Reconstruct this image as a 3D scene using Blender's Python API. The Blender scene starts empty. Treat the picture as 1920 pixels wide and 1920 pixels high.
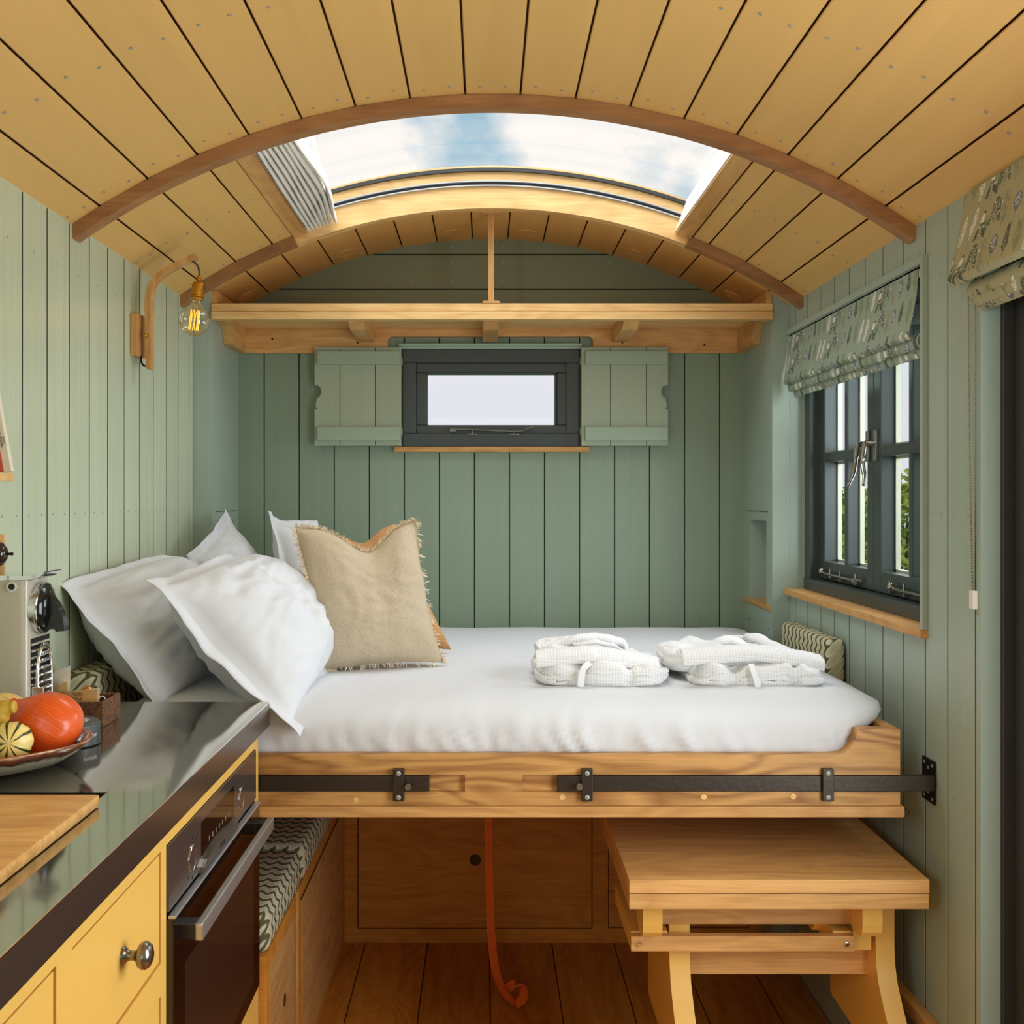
import bpy, bmesh, math, random
import numpy as np
from mathutils import Vector, Matrix, noise as mn
random.seed(7)
PI = math.pi
SC = bpy.context.scene
COL = SC.collection

# ------------------------------------------------------------------ camera
EYE = 1.385
FPX = 2040.0
cd = bpy.data.cameras.new('camera'); cam = bpy.data.objects.new('camera', cd); COL.objects.link(cam)
cam.location = (0, 0, EYE); cam.rotation_euler = (PI/2, 0, 0)
cd.sensor_width = 36; cd.sensor_fit = 'HORIZONTAL'; cd.lens = FPX/1920*36
cd.shift_x = 50/1920; cd.shift_y = -28/1920
cd.clip_start = .02; cd.clip_end = 500
SC.camera = cam

def srgb(r, g, b):
    def f(c):
        c /= 255.0
        return c/12.92 if c <= .04045 else ((c+.055)/1.055)**2.4
    return (f(r), f(g), f(b), 1)

# ------------------------------------------------------------------ sky
W = bpy.data.worlds.new('sky'); SC.world = W; W.use_nodes = True
nt = W.node_tree; nt.nodes.clear()
def N(nt, t, **kw):
    n = nt.nodes.new(t)
    for k, v in kw.items(): setattr(n, k, v)
    return n
def L(nt, a, b): nt.links.new(a, b)
tc = N(nt, 'ShaderNodeTexCoord')
mp = N(nt, 'ShaderNodeMapping'); mp.inputs['Scale'].default_value = (1, 1, 1.5); mp.inputs['Location'].default_value = (2.19, 0.4, 0.9)
L(nt, tc.outputs['Generated'], mp.inputs[0])
no = N(nt, 'ShaderNodeTexNoise'); no.inputs['Scale'].default_value = 5.2; no.inputs['Detail'].default_value = 8; no.inputs['Roughness'].default_value = .5
L(nt, mp.outputs[0], no.inputs['Vector'])
cr = N(nt, 'ShaderNodeValToRGB'); cr.color_ramp.elements[0].position = .395; cr.color_ramp.elements[1].position = .485
L(nt, no.outputs[0], cr.inputs[0])
sep = N(nt, 'ShaderNodeSeparateXYZ'); L(nt, tc.outputs['Generated'], sep.inputs[0])
grad = N(nt, 'ShaderNodeValToRGB')   # clear sky by elevation
e = grad.color_ramp.elements
e[0].position = 0.0; e[0].color = srgb(228, 232, 240); e[1].position = .55; e[1].color = srgb(118, 168, 208)
m = grad.color_ramp.elements.new(.22); m.color = srgb(196, 216, 230)
m = grad.color_ramp.elements.new(.32); m.color = srgb(168, 203, 222)
L(nt, sep.outputs[2], grad.inputs[0])
mixc = N(nt, 'ShaderNodeMix', data_type='RGBA'); L(nt, cr.outputs[0], mixc.inputs[0]); L(nt, grad.outputs[0], mixc.inputs[6])
mixc.inputs[7].default_value = (1.02, .99, .95, 1)
hor = N(nt, 'ShaderNodeMapRange'); hor.inputs[1].default_value = .10; hor.inputs[2].default_value = .24; L(nt, sep.outputs[2], hor.inputs[0])
mixh = N(nt, 'ShaderNodeMix', data_type='RGBA'); L(nt, hor.outputs[0], mixh.inputs[0]); mixh.inputs[6].default_value = srgb(230, 232, 240); L(nt, mixc.outputs[2], mixh.inputs[7])
below = N(nt, 'ShaderNodeMath', operation='LESS_THAN'); below.inputs[1].default_value = -.004; L(nt, sep.outputs[2], below.inputs[0])
mixb = N(nt, 'ShaderNodeMix', data_type='RGBA'); L(nt, below.outputs[0], mixb.inputs[0]); L(nt, mixh.outputs[2], mixb.inputs[6]); mixb.inputs[7].default_value = srgb(176, 198, 206)
bg = N(nt, 'ShaderNodeBackground'); bg.inputs[1].default_value = 1.0; L(nt, mixb.outputs[2], bg.inputs[0])
wo = N(nt, 'ShaderNodeOutputWorld'); L(nt, bg.outputs[0], wo.inputs[0])

# ------------------------------------------------------------------ lights (daylight of side door, skylight and right window, plus added fill lamps)
def area(name, loc, rot, sx, sy, power, col, spread=PI):
    l = bpy.data.lights.new(name, 'AREA'); l.shape = 'RECTANGLE'; l.size = sx; l.size_y = sy; l.energy = power; l.color = col; l.spread = spread
    o = bpy.data.objects.new(name, l); o.location = loc; o.rotation_euler = rot; COL.objects.link(o); return o
area('fill_behind_camera', (0.0, -1.22, 1.35), (PI/2, 0, 0), 1.5, 1.3, 8, (.90, .95, 1.0))  # added fill lamp for brightness, in front of a solid wall
area('daylight_side_door', (.955, 1.22, 1.25), (0, PI/2, 0), 1.3, .8, 28, (.86, .94, 1.0))
area('fill_left_wall', (-.85, .05, 1.5), (0, -PI/2, 0), .6, .8, 15, (.90, .95, 1.0))  # added fill lamp; the left wall has no window here
area('daylight_skylight', (0.02, 2.74, 2.75), (0, 0, 0), 1.3, .9, 20, (.86, .94, 1.0))
area('daylight_window_right', (1.35, 2.75, 1.6), (0, PI/2, 0), .8, 1.0, 22, (.86, .94, 1.0))
SC.view_settings.view_transform = 'Standard'; SC.view_settings.look = 'None'; SC.view_settings.gamma = 1.0
SC.view_settings.exposure = 0.0
try: SC.view_settings.use_curve_mapping = False
except Exception: pass
SC.cycles.use_denoising = True
SC.cycles.max_bounces = 10; SC.cycles.diffuse_bounces = 6; SC.cycles.glossy_bounces = 5; SC.cycles.transmission_bounces = 8; SC.cycles.transparent_max_bounces = 12
SC.cycles.sample_clamp_indirect = 6.0; SC.cycles.caustics_reflective = False; SC.cycles.caustics_refractive = False

# ------------------------------------------------------------------ materials
def base_mat(name):
    m = bpy.data.materials.new(name); m.use_nodes = True
    return m, m.node_tree, m.node_tree.nodes['Principled BSDF']
def pm(name, col, rough=.5, metal=0, spec=.5, bump=0, bscale=200, coat=0, emit=None, estr=0, var=0, vscale=6, aniso=None):
    m, nt, b = base_mat(name)
    b.inputs['Base Color'].default_value = col; b.inputs['Roughness'].default_value = rough
    b.inputs['Metallic'].default_value = metal; b.inputs['Specular IOR Level'].default_value = spec
    b.inputs['Coat Weight'].default_value = coat
    if emit: b.inputs['Emission Color'].default_value = emit; b.inputs['Emission Strength'].default_value = estr
    tc = N(nt, 'ShaderNodeTexCoord')
    if bump:
        no = N(nt, 'ShaderNodeTexNoise'); no.inputs['Scale'].default_value = bscale; no.inputs['Detail'].default_value = 4
        L(nt, tc.outputs['Object'], no.inputs['Vector'])
        bp = N(nt, 'ShaderNodeBump'); bp.inputs['Strength'].default_value = bump; bp.inputs['Distance'].default_value = .002
        L(nt, no.outputs[0], bp.inputs['Height']); L(nt, bp.outputs[0], b.inputs['Normal'])
    if var:
        no = N(nt, 'ShaderNodeTexNoise'); no.inputs['Scale'].default_value = vscale; no.inputs['Detail'].default_value = 6
        L(nt, tc.outputs['Object'], no.inputs['Vector'])
        mx = N(nt, 'ShaderNodeMix', data_type='RGBA'); L(nt, no.outputs[0], mx.inputs[0])
        mx.inputs[6].default_value = tuple(c*(1-var) for c in col[:3])+(1,); mx.inputs[7].default_value = tuple(min(1, c*(1+var)) for c in col[:3])+(1,)
        L(nt, mx.outputs[2], b.inputs['Base Color'])
    return m
def stretch(axis, across, along):
    s = [across]*3; s['XYZ'.index(axis)] = along; return tuple(s)
def grain_nodes(nt, axis, across, along, detail=5, dist=.8, seedmul=37.0):
    tc = N(nt, 'ShaderNodeTexCoord'); mp = N(nt, 'ShaderNodeMapping'); mp.inputs['Scale'].default_value = stretch(axis, across, along)
    L(nt, tc.outputs['Object'], mp.inputs[0])
    oi = N(nt, 'ShaderNodeObjectInfo'); mu = N(nt, 'ShaderNodeMath', operation='MULTIPLY'); mu.inputs[1].default_value = seedmul
    L(nt, oi.outputs['Random'], mu.inputs[0])
    no = N(nt, 'ShaderNodeTexNoise', noise_dimensions='4D'); no.inputs['Scale'].default_value = 1; no.inputs['Detail'].default_value = detail
    no.inputs['Distortion'].default_value = dist; no.inputs['Roughness'].default_value = .55
    L(nt, mp.outputs[0], no.inputs['Vector']); L(nt, mu.outputs[0], no.inputs['W'])
    return no, oi
def wood(name, dark, light, axis='X', across=22, along=1.3, rough=.42, fine=.16, ringmix=.17):
    m, nt, b = base_mat(name)
    no, oi = grain_nodes(nt, axis, across, along, 6, 1.2)
    n2, _ = grain_nodes(nt, axis, 230, 9, 3, .2)
    n3, _ = grain_nodes(nt, axis, 5.5, 1.6, 2, .6)
    # growth rings: bands bent by the low-frequency noise
    w = N(nt, 'ShaderNodeMath', operation='MULTIPLY'); w.inputs[1].default_value = 11; L(nt, n3.outputs[0], w.inputs[0])
    ad = N(nt, 'ShaderNodeMath', operation='ADD'); L(nt, w.outputs[0], ad.inputs[0]); L(nt, no.outputs[0], ad.inputs[1])
    fr = N(nt, 'ShaderNodeMath', operation='PINGPONG'); fr.inputs[1].default_value = .5; L(nt, ad.outputs[0], fr.inputs[0])
    mixg = N(nt, 'ShaderNodeMix', data_type='FLOAT'); mixg.inputs[0].default_value = ringmix; L(nt, no.outputs[0], mixg.inputs[2])
    mu = N(nt, 'ShaderNodeMath', operation='MULTIPLY'); mu.inputs[1].default_value = 2; L(nt, fr.outputs[0], mu.inputs[0]); L(nt, mu.outputs[0], mixg.inputs[3])
    cr = N(nt, 'ShaderNodeValToRGB'); cr.color_ramp.elements[0].position = .22; cr.color_ramp.elements[0].color = dark
    cr.color_ramp.elements[1].position = .62; cr.color_ramp.elements[1].color = light
    L(nt, mixg.outputs[0], cr.inputs[0])
    mr = N(nt, 'ShaderNodeMapRange'); mr.inputs[1].default_value = .3; mr.inputs[2].default_value = .7; mr.inputs[3].default_value = 1-fine; mr.inputs[4].default_value = 1.06
    L(nt, n2.outputs[0], mr.inputs[0])
    r2 = N(nt, 'ShaderNodeMapRange'); r2.inputs[3].default_value = .9; r2.inputs[4].default_value = 1.1; L(nt, oi.outputs['Random'], r2.inputs[0])
    mm = N(nt, 'ShaderNodeMath', operation='MULTIPLY'); L(nt, mr.outputs[0], mm.inputs[0]); L(nt, r2.outputs[0], mm.inputs[1])
    vm = N(nt, 'ShaderNodeVectorMath', operation='SCALE'); L(nt, cr.outputs[0], vm.inputs[0]); L(nt, mm.outputs[0], vm.inputs['Scale'])
    L(nt, vm.outputs[0], b.inputs['Base Color'])
    b.inputs['Roughness'].default_value = rough; b.inputs['Specular IOR Level'].default_value = .35
    bp = N(nt, 'ShaderNodeBump'); bp.inputs['Strength'].default_value = .12; bp.inputs['Distance'].default_value = .001
    L(nt, n2.outputs[0], bp.inputs['Height']); L(nt, bp.outputs[0], b.inputs['Normal'])
    return m
def paint(name, col, axis='Z', rough=.38, bump=.25, var=.05, obj=.04, spec=.5, across=38, along=1.6):
    m, nt, b = base_mat(name)
    no, oi = grain_nodes(nt, axis, across, along, 5, 1.6)
    n2, _ = grain_nodes(nt, axis, 3.0, 1.0, 3, .3)
    mr = N(nt, 'ShaderNodeMapRange'); mr.inputs[1].default_value = .25; mr.inputs[2].default_value = .75; mr.inputs[3].default_value = 1-var; mr.inputs[4].default_value = 1+var
    L(nt, no.outputs[0], mr.inputs[0])
    r3 = N(nt, 'ShaderNodeMapRange'); r3.inputs[1].default_value = .3; r3.inputs[2].default_value = .7; r3.inputs[3].default_value = 1-var*.8; r3.inputs[4].default_value = 1+var*.8
    L(nt, n2.outputs[0], r3.inputs[0])
    r2 = N(nt, 'ShaderNodeMapRange'); r2.inputs[3].default_value = 1-obj; r2.inputs[4].default_value = 1+obj; L(nt, oi.outputs['Random'], r2.inputs[0])
    mm = N(nt, 'ShaderNodeMath', operation='MULTIPLY'); L(nt, mr.outputs[0], mm.inputs[0]); L(nt, r2.outputs[0], mm.inputs[1])
    m2 = N(nt, 'ShaderNodeMath', operation='MULTIPLY'); L(nt, mm.outputs[0], m2.inputs[0]); L(nt, r3.outputs[0], m2.inputs[1])
    vm = N(nt, 'ShaderNodeVectorMath', operation='SCALE'); vm.inputs[0].default_value = col[:3]; L(nt, m2.outputs[0], vm.inputs['Scale'])
    L(nt, vm.outputs[0], b.inputs['Base Color'])
    b.inputs['Roughness'].default_value = rough; b.inputs['Specular IOR Level'].default_value = spec
    bp = N(nt, 'ShaderNodeBump'); bp.inputs['Strength'].default_value = bump; bp.inputs['Distance'].default_value = .0016
    L(nt, no.outputs[0], bp.inputs['Height']); L(nt, bp.outputs[0], b.inputs['Normal'])
    return m

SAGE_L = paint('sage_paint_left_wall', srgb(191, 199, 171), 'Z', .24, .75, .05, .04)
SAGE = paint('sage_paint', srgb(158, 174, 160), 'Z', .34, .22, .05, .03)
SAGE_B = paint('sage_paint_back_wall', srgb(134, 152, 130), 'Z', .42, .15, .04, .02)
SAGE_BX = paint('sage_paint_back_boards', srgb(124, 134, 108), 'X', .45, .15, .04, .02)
SAGE_SH = paint('sage_paint_shutter', srgb(160, 172, 148), 'Z', .4, .15, .04, .02)
SAGE_SHX = paint('sage_paint_batten', srgb(152, 170, 148), 'X', .4, .1, .03, .01)
MUSTARD = paint('mustard_paint_ceiling', srgb(222, 178, 106), 'Y', .42, .18, .05, .02, .35, 16, .8)
YELLOW = paint('yellow_cabinet_paint', srgb(232, 184, 92), 'Z', .35, .05, .015, .0)
GROOVE = pm('groove_shadow_green', srgb(52, 62, 48), .8)
GAPW = pm('floor_joint', srgb(60, 34, 14), .8)
GROOVE_C = pm('groove_brown', srgb(92, 52, 16), .8)
DARKGREEN = paint('dark_grey_green_window_paint', srgb(58, 67, 64), 'Z', .35, .06, .03, 0)
DOORDARK = pm('dark_door_paint', srgb(52, 52, 50), .5, bump=.05)
OAK_X = wood('oak_along_x', srgb(184, 130, 72), srgb(218, 168, 104), 'X')
OAK_LX = wood('pale_oak_along_x', srgb(206, 156, 92), srgb(238, 196, 132), 'X', 20, 1.0)
OAK_BED = wood('oak_strong_grain', srgb(138, 88, 42), srgb(206, 156, 92), 'X', 40, 1.6, ringmix=.34)
OAK_Y = wood('oak_along_y', srgb(184, 130, 72), srgb(216, 166, 102), 'Y')
OAK_Z = wood('oak_along_z', srgb(186, 130, 72), srgb(226, 176, 110), 'Z')
OAK_RIB = wood('brown_oak_rib', srgb(136, 92, 54), srgb(166, 120, 78), 'X', 16, 1.2, .5)
OAK_PANEL = wood('oak_panel', srgb(196, 122, 40), srgb(224, 154, 66), 'X', 18, 1.6)
OAK_FLOOR = wood('oak_floor', srgb(172, 100, 26), srgb(212, 142, 54), 'Y', 16, 1.3)
OAK_BOARD = wood('oak_cutting_board', srgb(190, 134, 68), srgb(228, 176, 104), 'X', 30, 3)
LINEN = pm('white_cotton', (.655, .668, .69, 1), .85, bump=.25, bscale=18, spec=.2)
STEEL_D = pm('dark_forged_steel', srgb(72, 64, 56), .42, .85, bump=.25, bscale=90)
SCREW = pm('screw_steel', srgb(168, 168, 164), .4, .25)
BLACKM = pm('black_metal', srgb(28, 28, 28), .4, .4)
CHROME = pm('chrome', (.82, .82, .82, 1), .08, 1)
BRASS = pm('brass', srgb(200, 146, 56), .28, 1)
ALU = pm('aluminium', srgb(200, 202, 204), .3, .7)
BLACKP = pm('black_gloss_plastic', (.008, .008, .008, 1), .12, 0, .6)
CREAMP = pm('cream_plastic', srgb(190, 182, 162), .18, 0, .6)
WHITEP = pm('white_plastic', srgb(225, 222, 215), .4)
WTOP = None
def worktop_mat():
    m, nt, b = base_mat('polished_dark_stainless_worktop')
    b.inputs['Base Color'].default_value = srgb(192, 186, 172); b.inputs['Metallic'].default_value = .95
    b.inputs['Roughness'].default_value = .09
    tc = N(nt, 'ShaderNodeTexCoord'); no = N(nt, 'ShaderNodeTexNoise'); no.inputs['Scale'].default_value = 6; no.inputs['Detail'].default_value = 3
    L(nt, tc.outputs['Object'], no.inputs['Vector'])
    bp = N(nt, 'ShaderNodeBump'); bp.inputs['Strength'].default_value = .03; bp.inputs['Distance'].default_value = .01
    L(nt, no.outputs[0], bp.inputs['Height']); L(nt, bp.outputs[0], b.inputs['Normal'])
    mr = N(nt, 'ShaderNodeMapRange'); mr.inputs[3].default_value = .04; mr.inputs[4].default_value = .10; L(nt, no.outputs[0], mr.inputs[0]); L(nt, mr.outputs[0], b.inputs['Roughness'])
    return m
WTOP = worktop_mat()
def glass_mat(name, tint=(1, 1, 1, 1), refl=.06, rough=0.0, top=.55):
    m = bpy.data.materials.new(name); m.use_nodes = True; nt = m.node_tree; nt.nodes.clear()
    t = N(nt, 'ShaderNodeBsdfTransparent'); t.inputs[0].default_value = tint
    g = N(nt, 'ShaderNodeBsdfGlossy'); g.inputs['Roughness'].default_value = rough
    lw = N(nt, 'ShaderNodeLayerWeight'); lw.inputs[0].default_value = .25
    mr = N(nt, 'ShaderNodeMapRange'); mr.inputs[3].default_value = refl; mr.inputs[4].default_value = top; L(nt, lw.outputs['Fresnel'], mr.inputs[0])
    mx = N(nt, 'ShaderNodeMixShader'); L(nt, mr.outputs[0], mx.inputs[0]); L(nt, t.outputs[0], mx.inputs[1]); L(nt, g.outputs[0], mx.inputs[2])
    o = N(nt, 'ShaderNodeOutputMaterial'); L(nt, mx.outputs[0], o.inputs[0]); return m
GLASS = glass_mat('window_glass', refl=.015, top=.06)
GLASS_BULB = glass_mat('amber_bulb_glass', (1.0, .93, .78, 1), refl=.08)
def chevron_mat(ax='Y', cr1='X', cr2='Z', freq=27.0, amp=.45, wfreq=33.0):
    m, nt, b = base_mat('green_chevron_velvet_'+ax)
    tc = N(nt, 'ShaderNodeTexCoord')
    no = N(nt, 'ShaderNodeTexNoise'); no.inputs['Scale'].default_value = 60; no.inputs['Detail'].default_value = 3; L(nt, tc.outputs['Object'], no.inputs[0])
    sp = N(nt, 'ShaderNodeSeparateXYZ'); L(nt, tc.outputs['Object'], sp.inputs[0])
    def M(op, a, bb=None, v=None):
        n = N(nt, 'ShaderNodeMath', operation=op); L(nt, a, n.inputs[0])
        if bb is not None: L(nt, bb, n.inputs[1])
        elif v is not None: n.inputs[1].default_value = v
        return n.outputs[0]
    along = M('MULTIPLY', sp.outputs['XYZ'.index(ax)], v=freq)
    across = M('MULTIPLY', M('SUBTRACT', sp.outputs['XYZ'.index(cr1)], sp.outputs['XYZ'.index(cr2)]), v=wfreq)
    zig = M('MULTIPLY', M('PINGPONG', across, v=.5), v=amp*2)
    t = M('ADD', M('ADD', along, zig), M('MULTIPLY', no.outputs[0], v=.22))
    tri = M('PINGPONG', t, v=.5)
    crp = N(nt, 'ShaderNodeValToRGB'); L(nt, tri, crp.inputs[0])
    e = crp.color_ramp.elements; e[0].position = .12; e[0].color = srgb(92, 92, 66); e[1].position = .23; e[1].color = srgb(214, 208, 180)
    k = crp.color_ramp.elements.new(.44); k.color = srgb(190, 186, 156)
    L(nt, crp.outputs[0], b.inputs['Base Color']); b.inputs['Roughness'].default_value = .9; b.inputs['Specular IOR Level'].default_value = .1
    bp = N(nt, 'ShaderNodeBump'); bp.inputs['Strength'].default_value = .6; bp.inputs['Distance'].default_value = .006
    L(nt, crp.outputs[0], bp.inputs['Height']); L(nt, bp.outputs[0], b.inputs['Normal'])
    return m
CHEV = chevron_mat()
def waffle_mat():
    m, nt, b = base_mat('white_waffle_cotton')
    tc = N(nt, 'ShaderNodeTexCoord'); sp = N(nt, 'ShaderNodeSeparateXYZ'); L(nt, tc.outputs['Object'], sp.inputs[0])
    def M(op, a, bb=None, v=None):
        n = N(nt, 'ShaderNodeMath', operation=op)
        if hasattr(a, 'links'): L(nt, a, n.inputs[0])
        if bb is not None: L(nt, bb, n.inputs[1])
        elif v is not None: n.inputs[1].default_value = v
        return n.outputs[0]
    f = 470.0
    a = M('ABSOLUTE', M('SINE', M('MULTIPLY', sp.outputs[0], v=f)))
    c = M('ABSOLUTE', M('SINE', M('MULTIPLY', M('ADD', sp.outputs[1], sp.outputs[2]), v=f)))
    pr = M('MULTIPLY', a, c)
    crp = N(nt, 'ShaderNodeValToRGB'); L(nt, pr, crp.inputs[0]); e = crp.color_ramp.elements
    e[0].position = .25; e[0].color = (.80, .80, .80, 1); e[1].position = .7; e[1].color = (.68, .68, .68, 1)
    L(nt, crp.outputs[0], b.inputs['Base Color']); b.inputs['Roughness'].default_value = .9; b.inputs['Specular IOR Level'].default_value = .1
    bp = N(nt, 'ShaderNodeBump'); bp.inputs['Strength'].default_value = .7; bp.inputs['Distance'].default_value = .003
    L(nt, crp.outputs[0], bp.inputs['Height']); L(nt, bp.outputs[0], b.inputs['Normal']); return m
WAFFLE = waffle_mat()
ROBE = pm('white_robe_cotton', (.79, .79, .79, 1), .9, bump=.4, bscale=120, spec=.15)
def weave_mat(name, c1, c2, scale=420):
    m, nt, b = base_mat(name)
    tc = N(nt, 'ShaderNodeTexCoord'); mp = N(nt, 'ShaderNodeMapping'); mp.inputs['Scale'].default_value = (.35, 1, 1.8); L(nt, tc.outputs['Object'], mp.inputs[0])
    no = N(nt, 'ShaderNodeTexNoise'); no.inputs['Scale'].default_value = scale; no.inputs['Detail'].default_value = 3; L(nt, mp.outputs[0], no.inputs[0])
    cr = N(nt, 'ShaderNodeValToRGB'); cr.color_ramp.elements[0].position = .35; cr.color_ramp.elements[0].color = c1; cr.color_ramp.elements[1].position = .65; cr.color_ramp.elements[1].color = c2
    L(nt, no.outputs[0], cr.inputs[0]); L(nt, cr.outputs[0], b.inputs['Base Color']); b.inputs['Roughness'].default_value = .95; b.inputs['Specular IOR Level'].default_value = .1
    bp = N(nt, 'ShaderNodeBump'); bp.inputs['Strength'].default_value = .5; bp.inputs['Distance'].default_value = .002; L(nt, no.outputs[0], bp.inputs['Height']); L(nt, bp.outputs[0], b.inputs['Normal'])
    return m
CREAM = weave_mat('cream_woven_linen', srgb(176, 160, 134), srgb(206, 190, 164), 700)
TAN = weave_mat('tan_cotton', srgb(178, 132, 88), srgb(196, 152, 106), 200)
FRINGE = pm('cream_fringe', srgb(226, 212, 186), .95, spec=.1)
BLINDGREY = pm('grey_pleated_cloth', srgb(236, 232, 224), .9, bump=.15, bscale=300, spec=.1)
def attr_mat(name):
    m, nt, b = base_mat(name)
    a = N(nt, 'ShaderNodeVertexColor'); a.layer_name = 'print'; L(nt, a.outputs[0], b.inputs['Base Color'])
    b.inputs['Roughness'].default_value = .9; b.inputs['Specular IOR Level'].default_value = .1
    tc = N(nt, 'ShaderNodeTexCoord'); no = N(nt, 'ShaderNodeTexNoise'); no.inputs['Scale'].default_value = 900; L(nt, tc.outputs['Object'], no.inputs[0])
    bp = N(nt, 'ShaderNodeBump'); bp.inputs['Strength'].default_value = .15; bp.inputs['Distance'].default_value = .001; L(nt, no.outputs[0], bp.inputs['Height']); L(nt, bp.outputs[0], b.inputs['Normal'])
    return m
PRINT = attr_mat('botanical_print_cloth')
LEATHER = pm('orange_leather', srgb(216, 104, 42), .38, bump=.15, bscale=250, var=.12, vscale=20)
TEXTW = pm('white_lettering', srgb(225, 225, 222), .5)
TEXTK = pm('black_lettering', srgb(20, 20, 20), .6)
TEXTG = pm('grey_lettering', srgb(150, 145, 138), .4, .5)

# ------------------------------------------------------------------ mesh helpers
def P(px, py, d):
    s = d/FPX
    return Vector(((px-910)*s, d, EYE-(py-932)*s))
ORG = {}
class MB:
    def __init__(s): s.v = []; s.f = []
    def add(s, vs, fs):
        b = len(s.v); s.v += [tuple(v) for v in vs]; s.f += [tuple(i+b for i in f) for f in fs]; return s
    def box(s, x0, x1, y0, y1, z0, z1, c=0.0):
        x0, x1 = min(x0, x1), max(x0, x1); y0, y1 = min(y0, y1), max(y0, y1); z0, z1 = min(z0, z1), max(z0, z1)
        if c <= 0:
            vs = [(x, y, z) for z in (z0, z1) for y in (y0, y1) for x in (x0, x1)]
            return s.add(vs, [(0, 2, 3, 1), (4, 5, 7, 6), (0, 1, 5, 4), (2, 6, 7, 3), (0, 4, 6, 2), (1, 3, 7, 5)])
        bm = bmesh.new(); bmesh.ops.create_cube(bm, size=1)
        for v in bm.verts:
            v.co = Vector(((x0+x1)/2+v.co.x*(x1-x0), (y0+y1)/2+v.co.y*(y1-y0), (z0+z1)/2+v.co.z*(z1-z0)))
        c = min(c, .45*min(x1-x0, y1-y0, z1-z0))
        bmesh.ops.bevel(bm, geom=list(bm.edges), offset=c, segments=2, affect='EDGES', profile=.6)
        bm.verts.index_update(); s.add([v.co[:] for v in bm.verts], [[v.index for v in f.verts] for f in bm.faces]); bm.free(); return s
    def prism(s, pts, axis, a, b):
        """polygon pts in the plane normal to axis, extruded from a to b"""
        def mk(p, t):
            if axis == 'X': return (t, p[0], p[1])
            if axis == 'Y': return (p[0], t, p[1])
            return (p[0], p[1], t)
        n = len(pts); vs = [mk(p, a) for p in pts]+[mk(p, b) for p in pts]
        fs = [tuple(range(n)), tuple(range(2*n-1, n-1, -1))]+[(i, i+n, (i+1) % n+n, (i+1) % n) for i in range(n)]
        return s.add(vs, fs)
    def tube(s, path, r, n=10, cap=True, flat=1.0, up=None):
        path = [Vector(p) for p in path]; rs = r if hasattr(r, '__len__') else [r]*len(path)
        base = len(s.v); prev = None
        for i, p in enumerate(path):
            t = (path[min(i+1, len(path)-1)]-path[max(i-1, 0)]).normalized()
            u = Vector(up) if up else (prev if prev else (Vector((0, 0, 1)) if abs(t.z) < .9 else Vector((1, 0, 0))))
            a = (u-t*u.dot(t)).normalized(); prev = a; b = t.cross(a)
            for k in range(n):
                th = 2*PI*k/n
                s.v.append(tuple(p+a*math.cos(th)*rs[i]*flat+b*math.sin(th)*rs[i]))
        m = len(path)
        for i in range(m-1):
            for k in range(n):
                k2 = (k+1) % n
                s.f.append((base+i*n+k, base+i*n+k2, base+(i+1)*n+k2, base+(i+1)*n+k))
        if cap:
            s.f.append(tuple(base+k for k in reversed(range(n)))); s.f.append(tuple(base+(m-1)*n+k for k in range(n)))
        return s
    def ribbon(s, path, w, t, wdir):
        """flat bar of width w (along wdir) and thickness t swept along path"""
        path = [Vector(p) for p in path]; base = len(s.v); m = len(path); wd = Vector(wdir).normalized()
        for i, p in enumerate(path):
            tg = (path[min(i+1, m-1)]-path[max(i-1, 0)]).normalized(); wv = (wd-tg*wd.dot(tg)).normalized(); nv = tg.cross(wv)
            for a, b in ((-1, -1), (1, -1), (1, 1), (-1, 1)): s.v.append(tuple(p+wv*a*w/2+nv*b*t/2))
        for i in range(m-1):
            for k in range(4):
                k2 = (k+1) % 4; s.f.append((base+i*4+k, base+i*4+k2, base+(i+1)*4+k2, base+(i+1)*4+k))
        s.f.append((base, base+3, base+2, base+1)); s.f.append(tuple(base+(m-1)*4+k for k in range(4))); return s
    def lathe(s, prof, n=32, M=None, sq=None):
        """prof: list of (r, z) ; M: matrix"""
        M = M or Matrix.Identity(4); base = len(s.v); m = len(prof)
        for r, z in prof:
            for k in range(n):
                th = 2*PI*k/n; rr = r*(sq(th, z) if sq else 1)
                s.v.append(tuple(M @ Vector((rr*math.cos(th), rr*math.sin(th), z))))
        for i in range(m-1):
            for k in range(n):
                k2 = (k+1) % n; s.f.append((base+i*n+k, base+i*n+k2, base+(i+1)*n+k2, base+(i+1)*n+k))
        if prof[0][0] > 1e-5: s.f.append(tuple(base+k for k in reversed(range(n))))
        if prof[-1][0] > 1e-5: s.f.append(tuple(base+(m-1)*n+k for k in range(n)))
        return s
    def grid(s, fn, nu, nv, close_u=False):
        base = len(s.v)
        for j in range(nv+1):
            for i in range(nu+(0 if close_u else 1)): s.v.append(tuple(fn(i/nu, j/nv)))
        w = nu+(0 if close_u else 1)
        for j in range(nv):
            for i in range(nu):
                i2 = (i+1) % w if close_u else i+1
                s.f.append((base+j*w+i, base+j*w+i2, base+(j+1)*w+i2, base+(j+1)*w+i))
        return s
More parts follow.
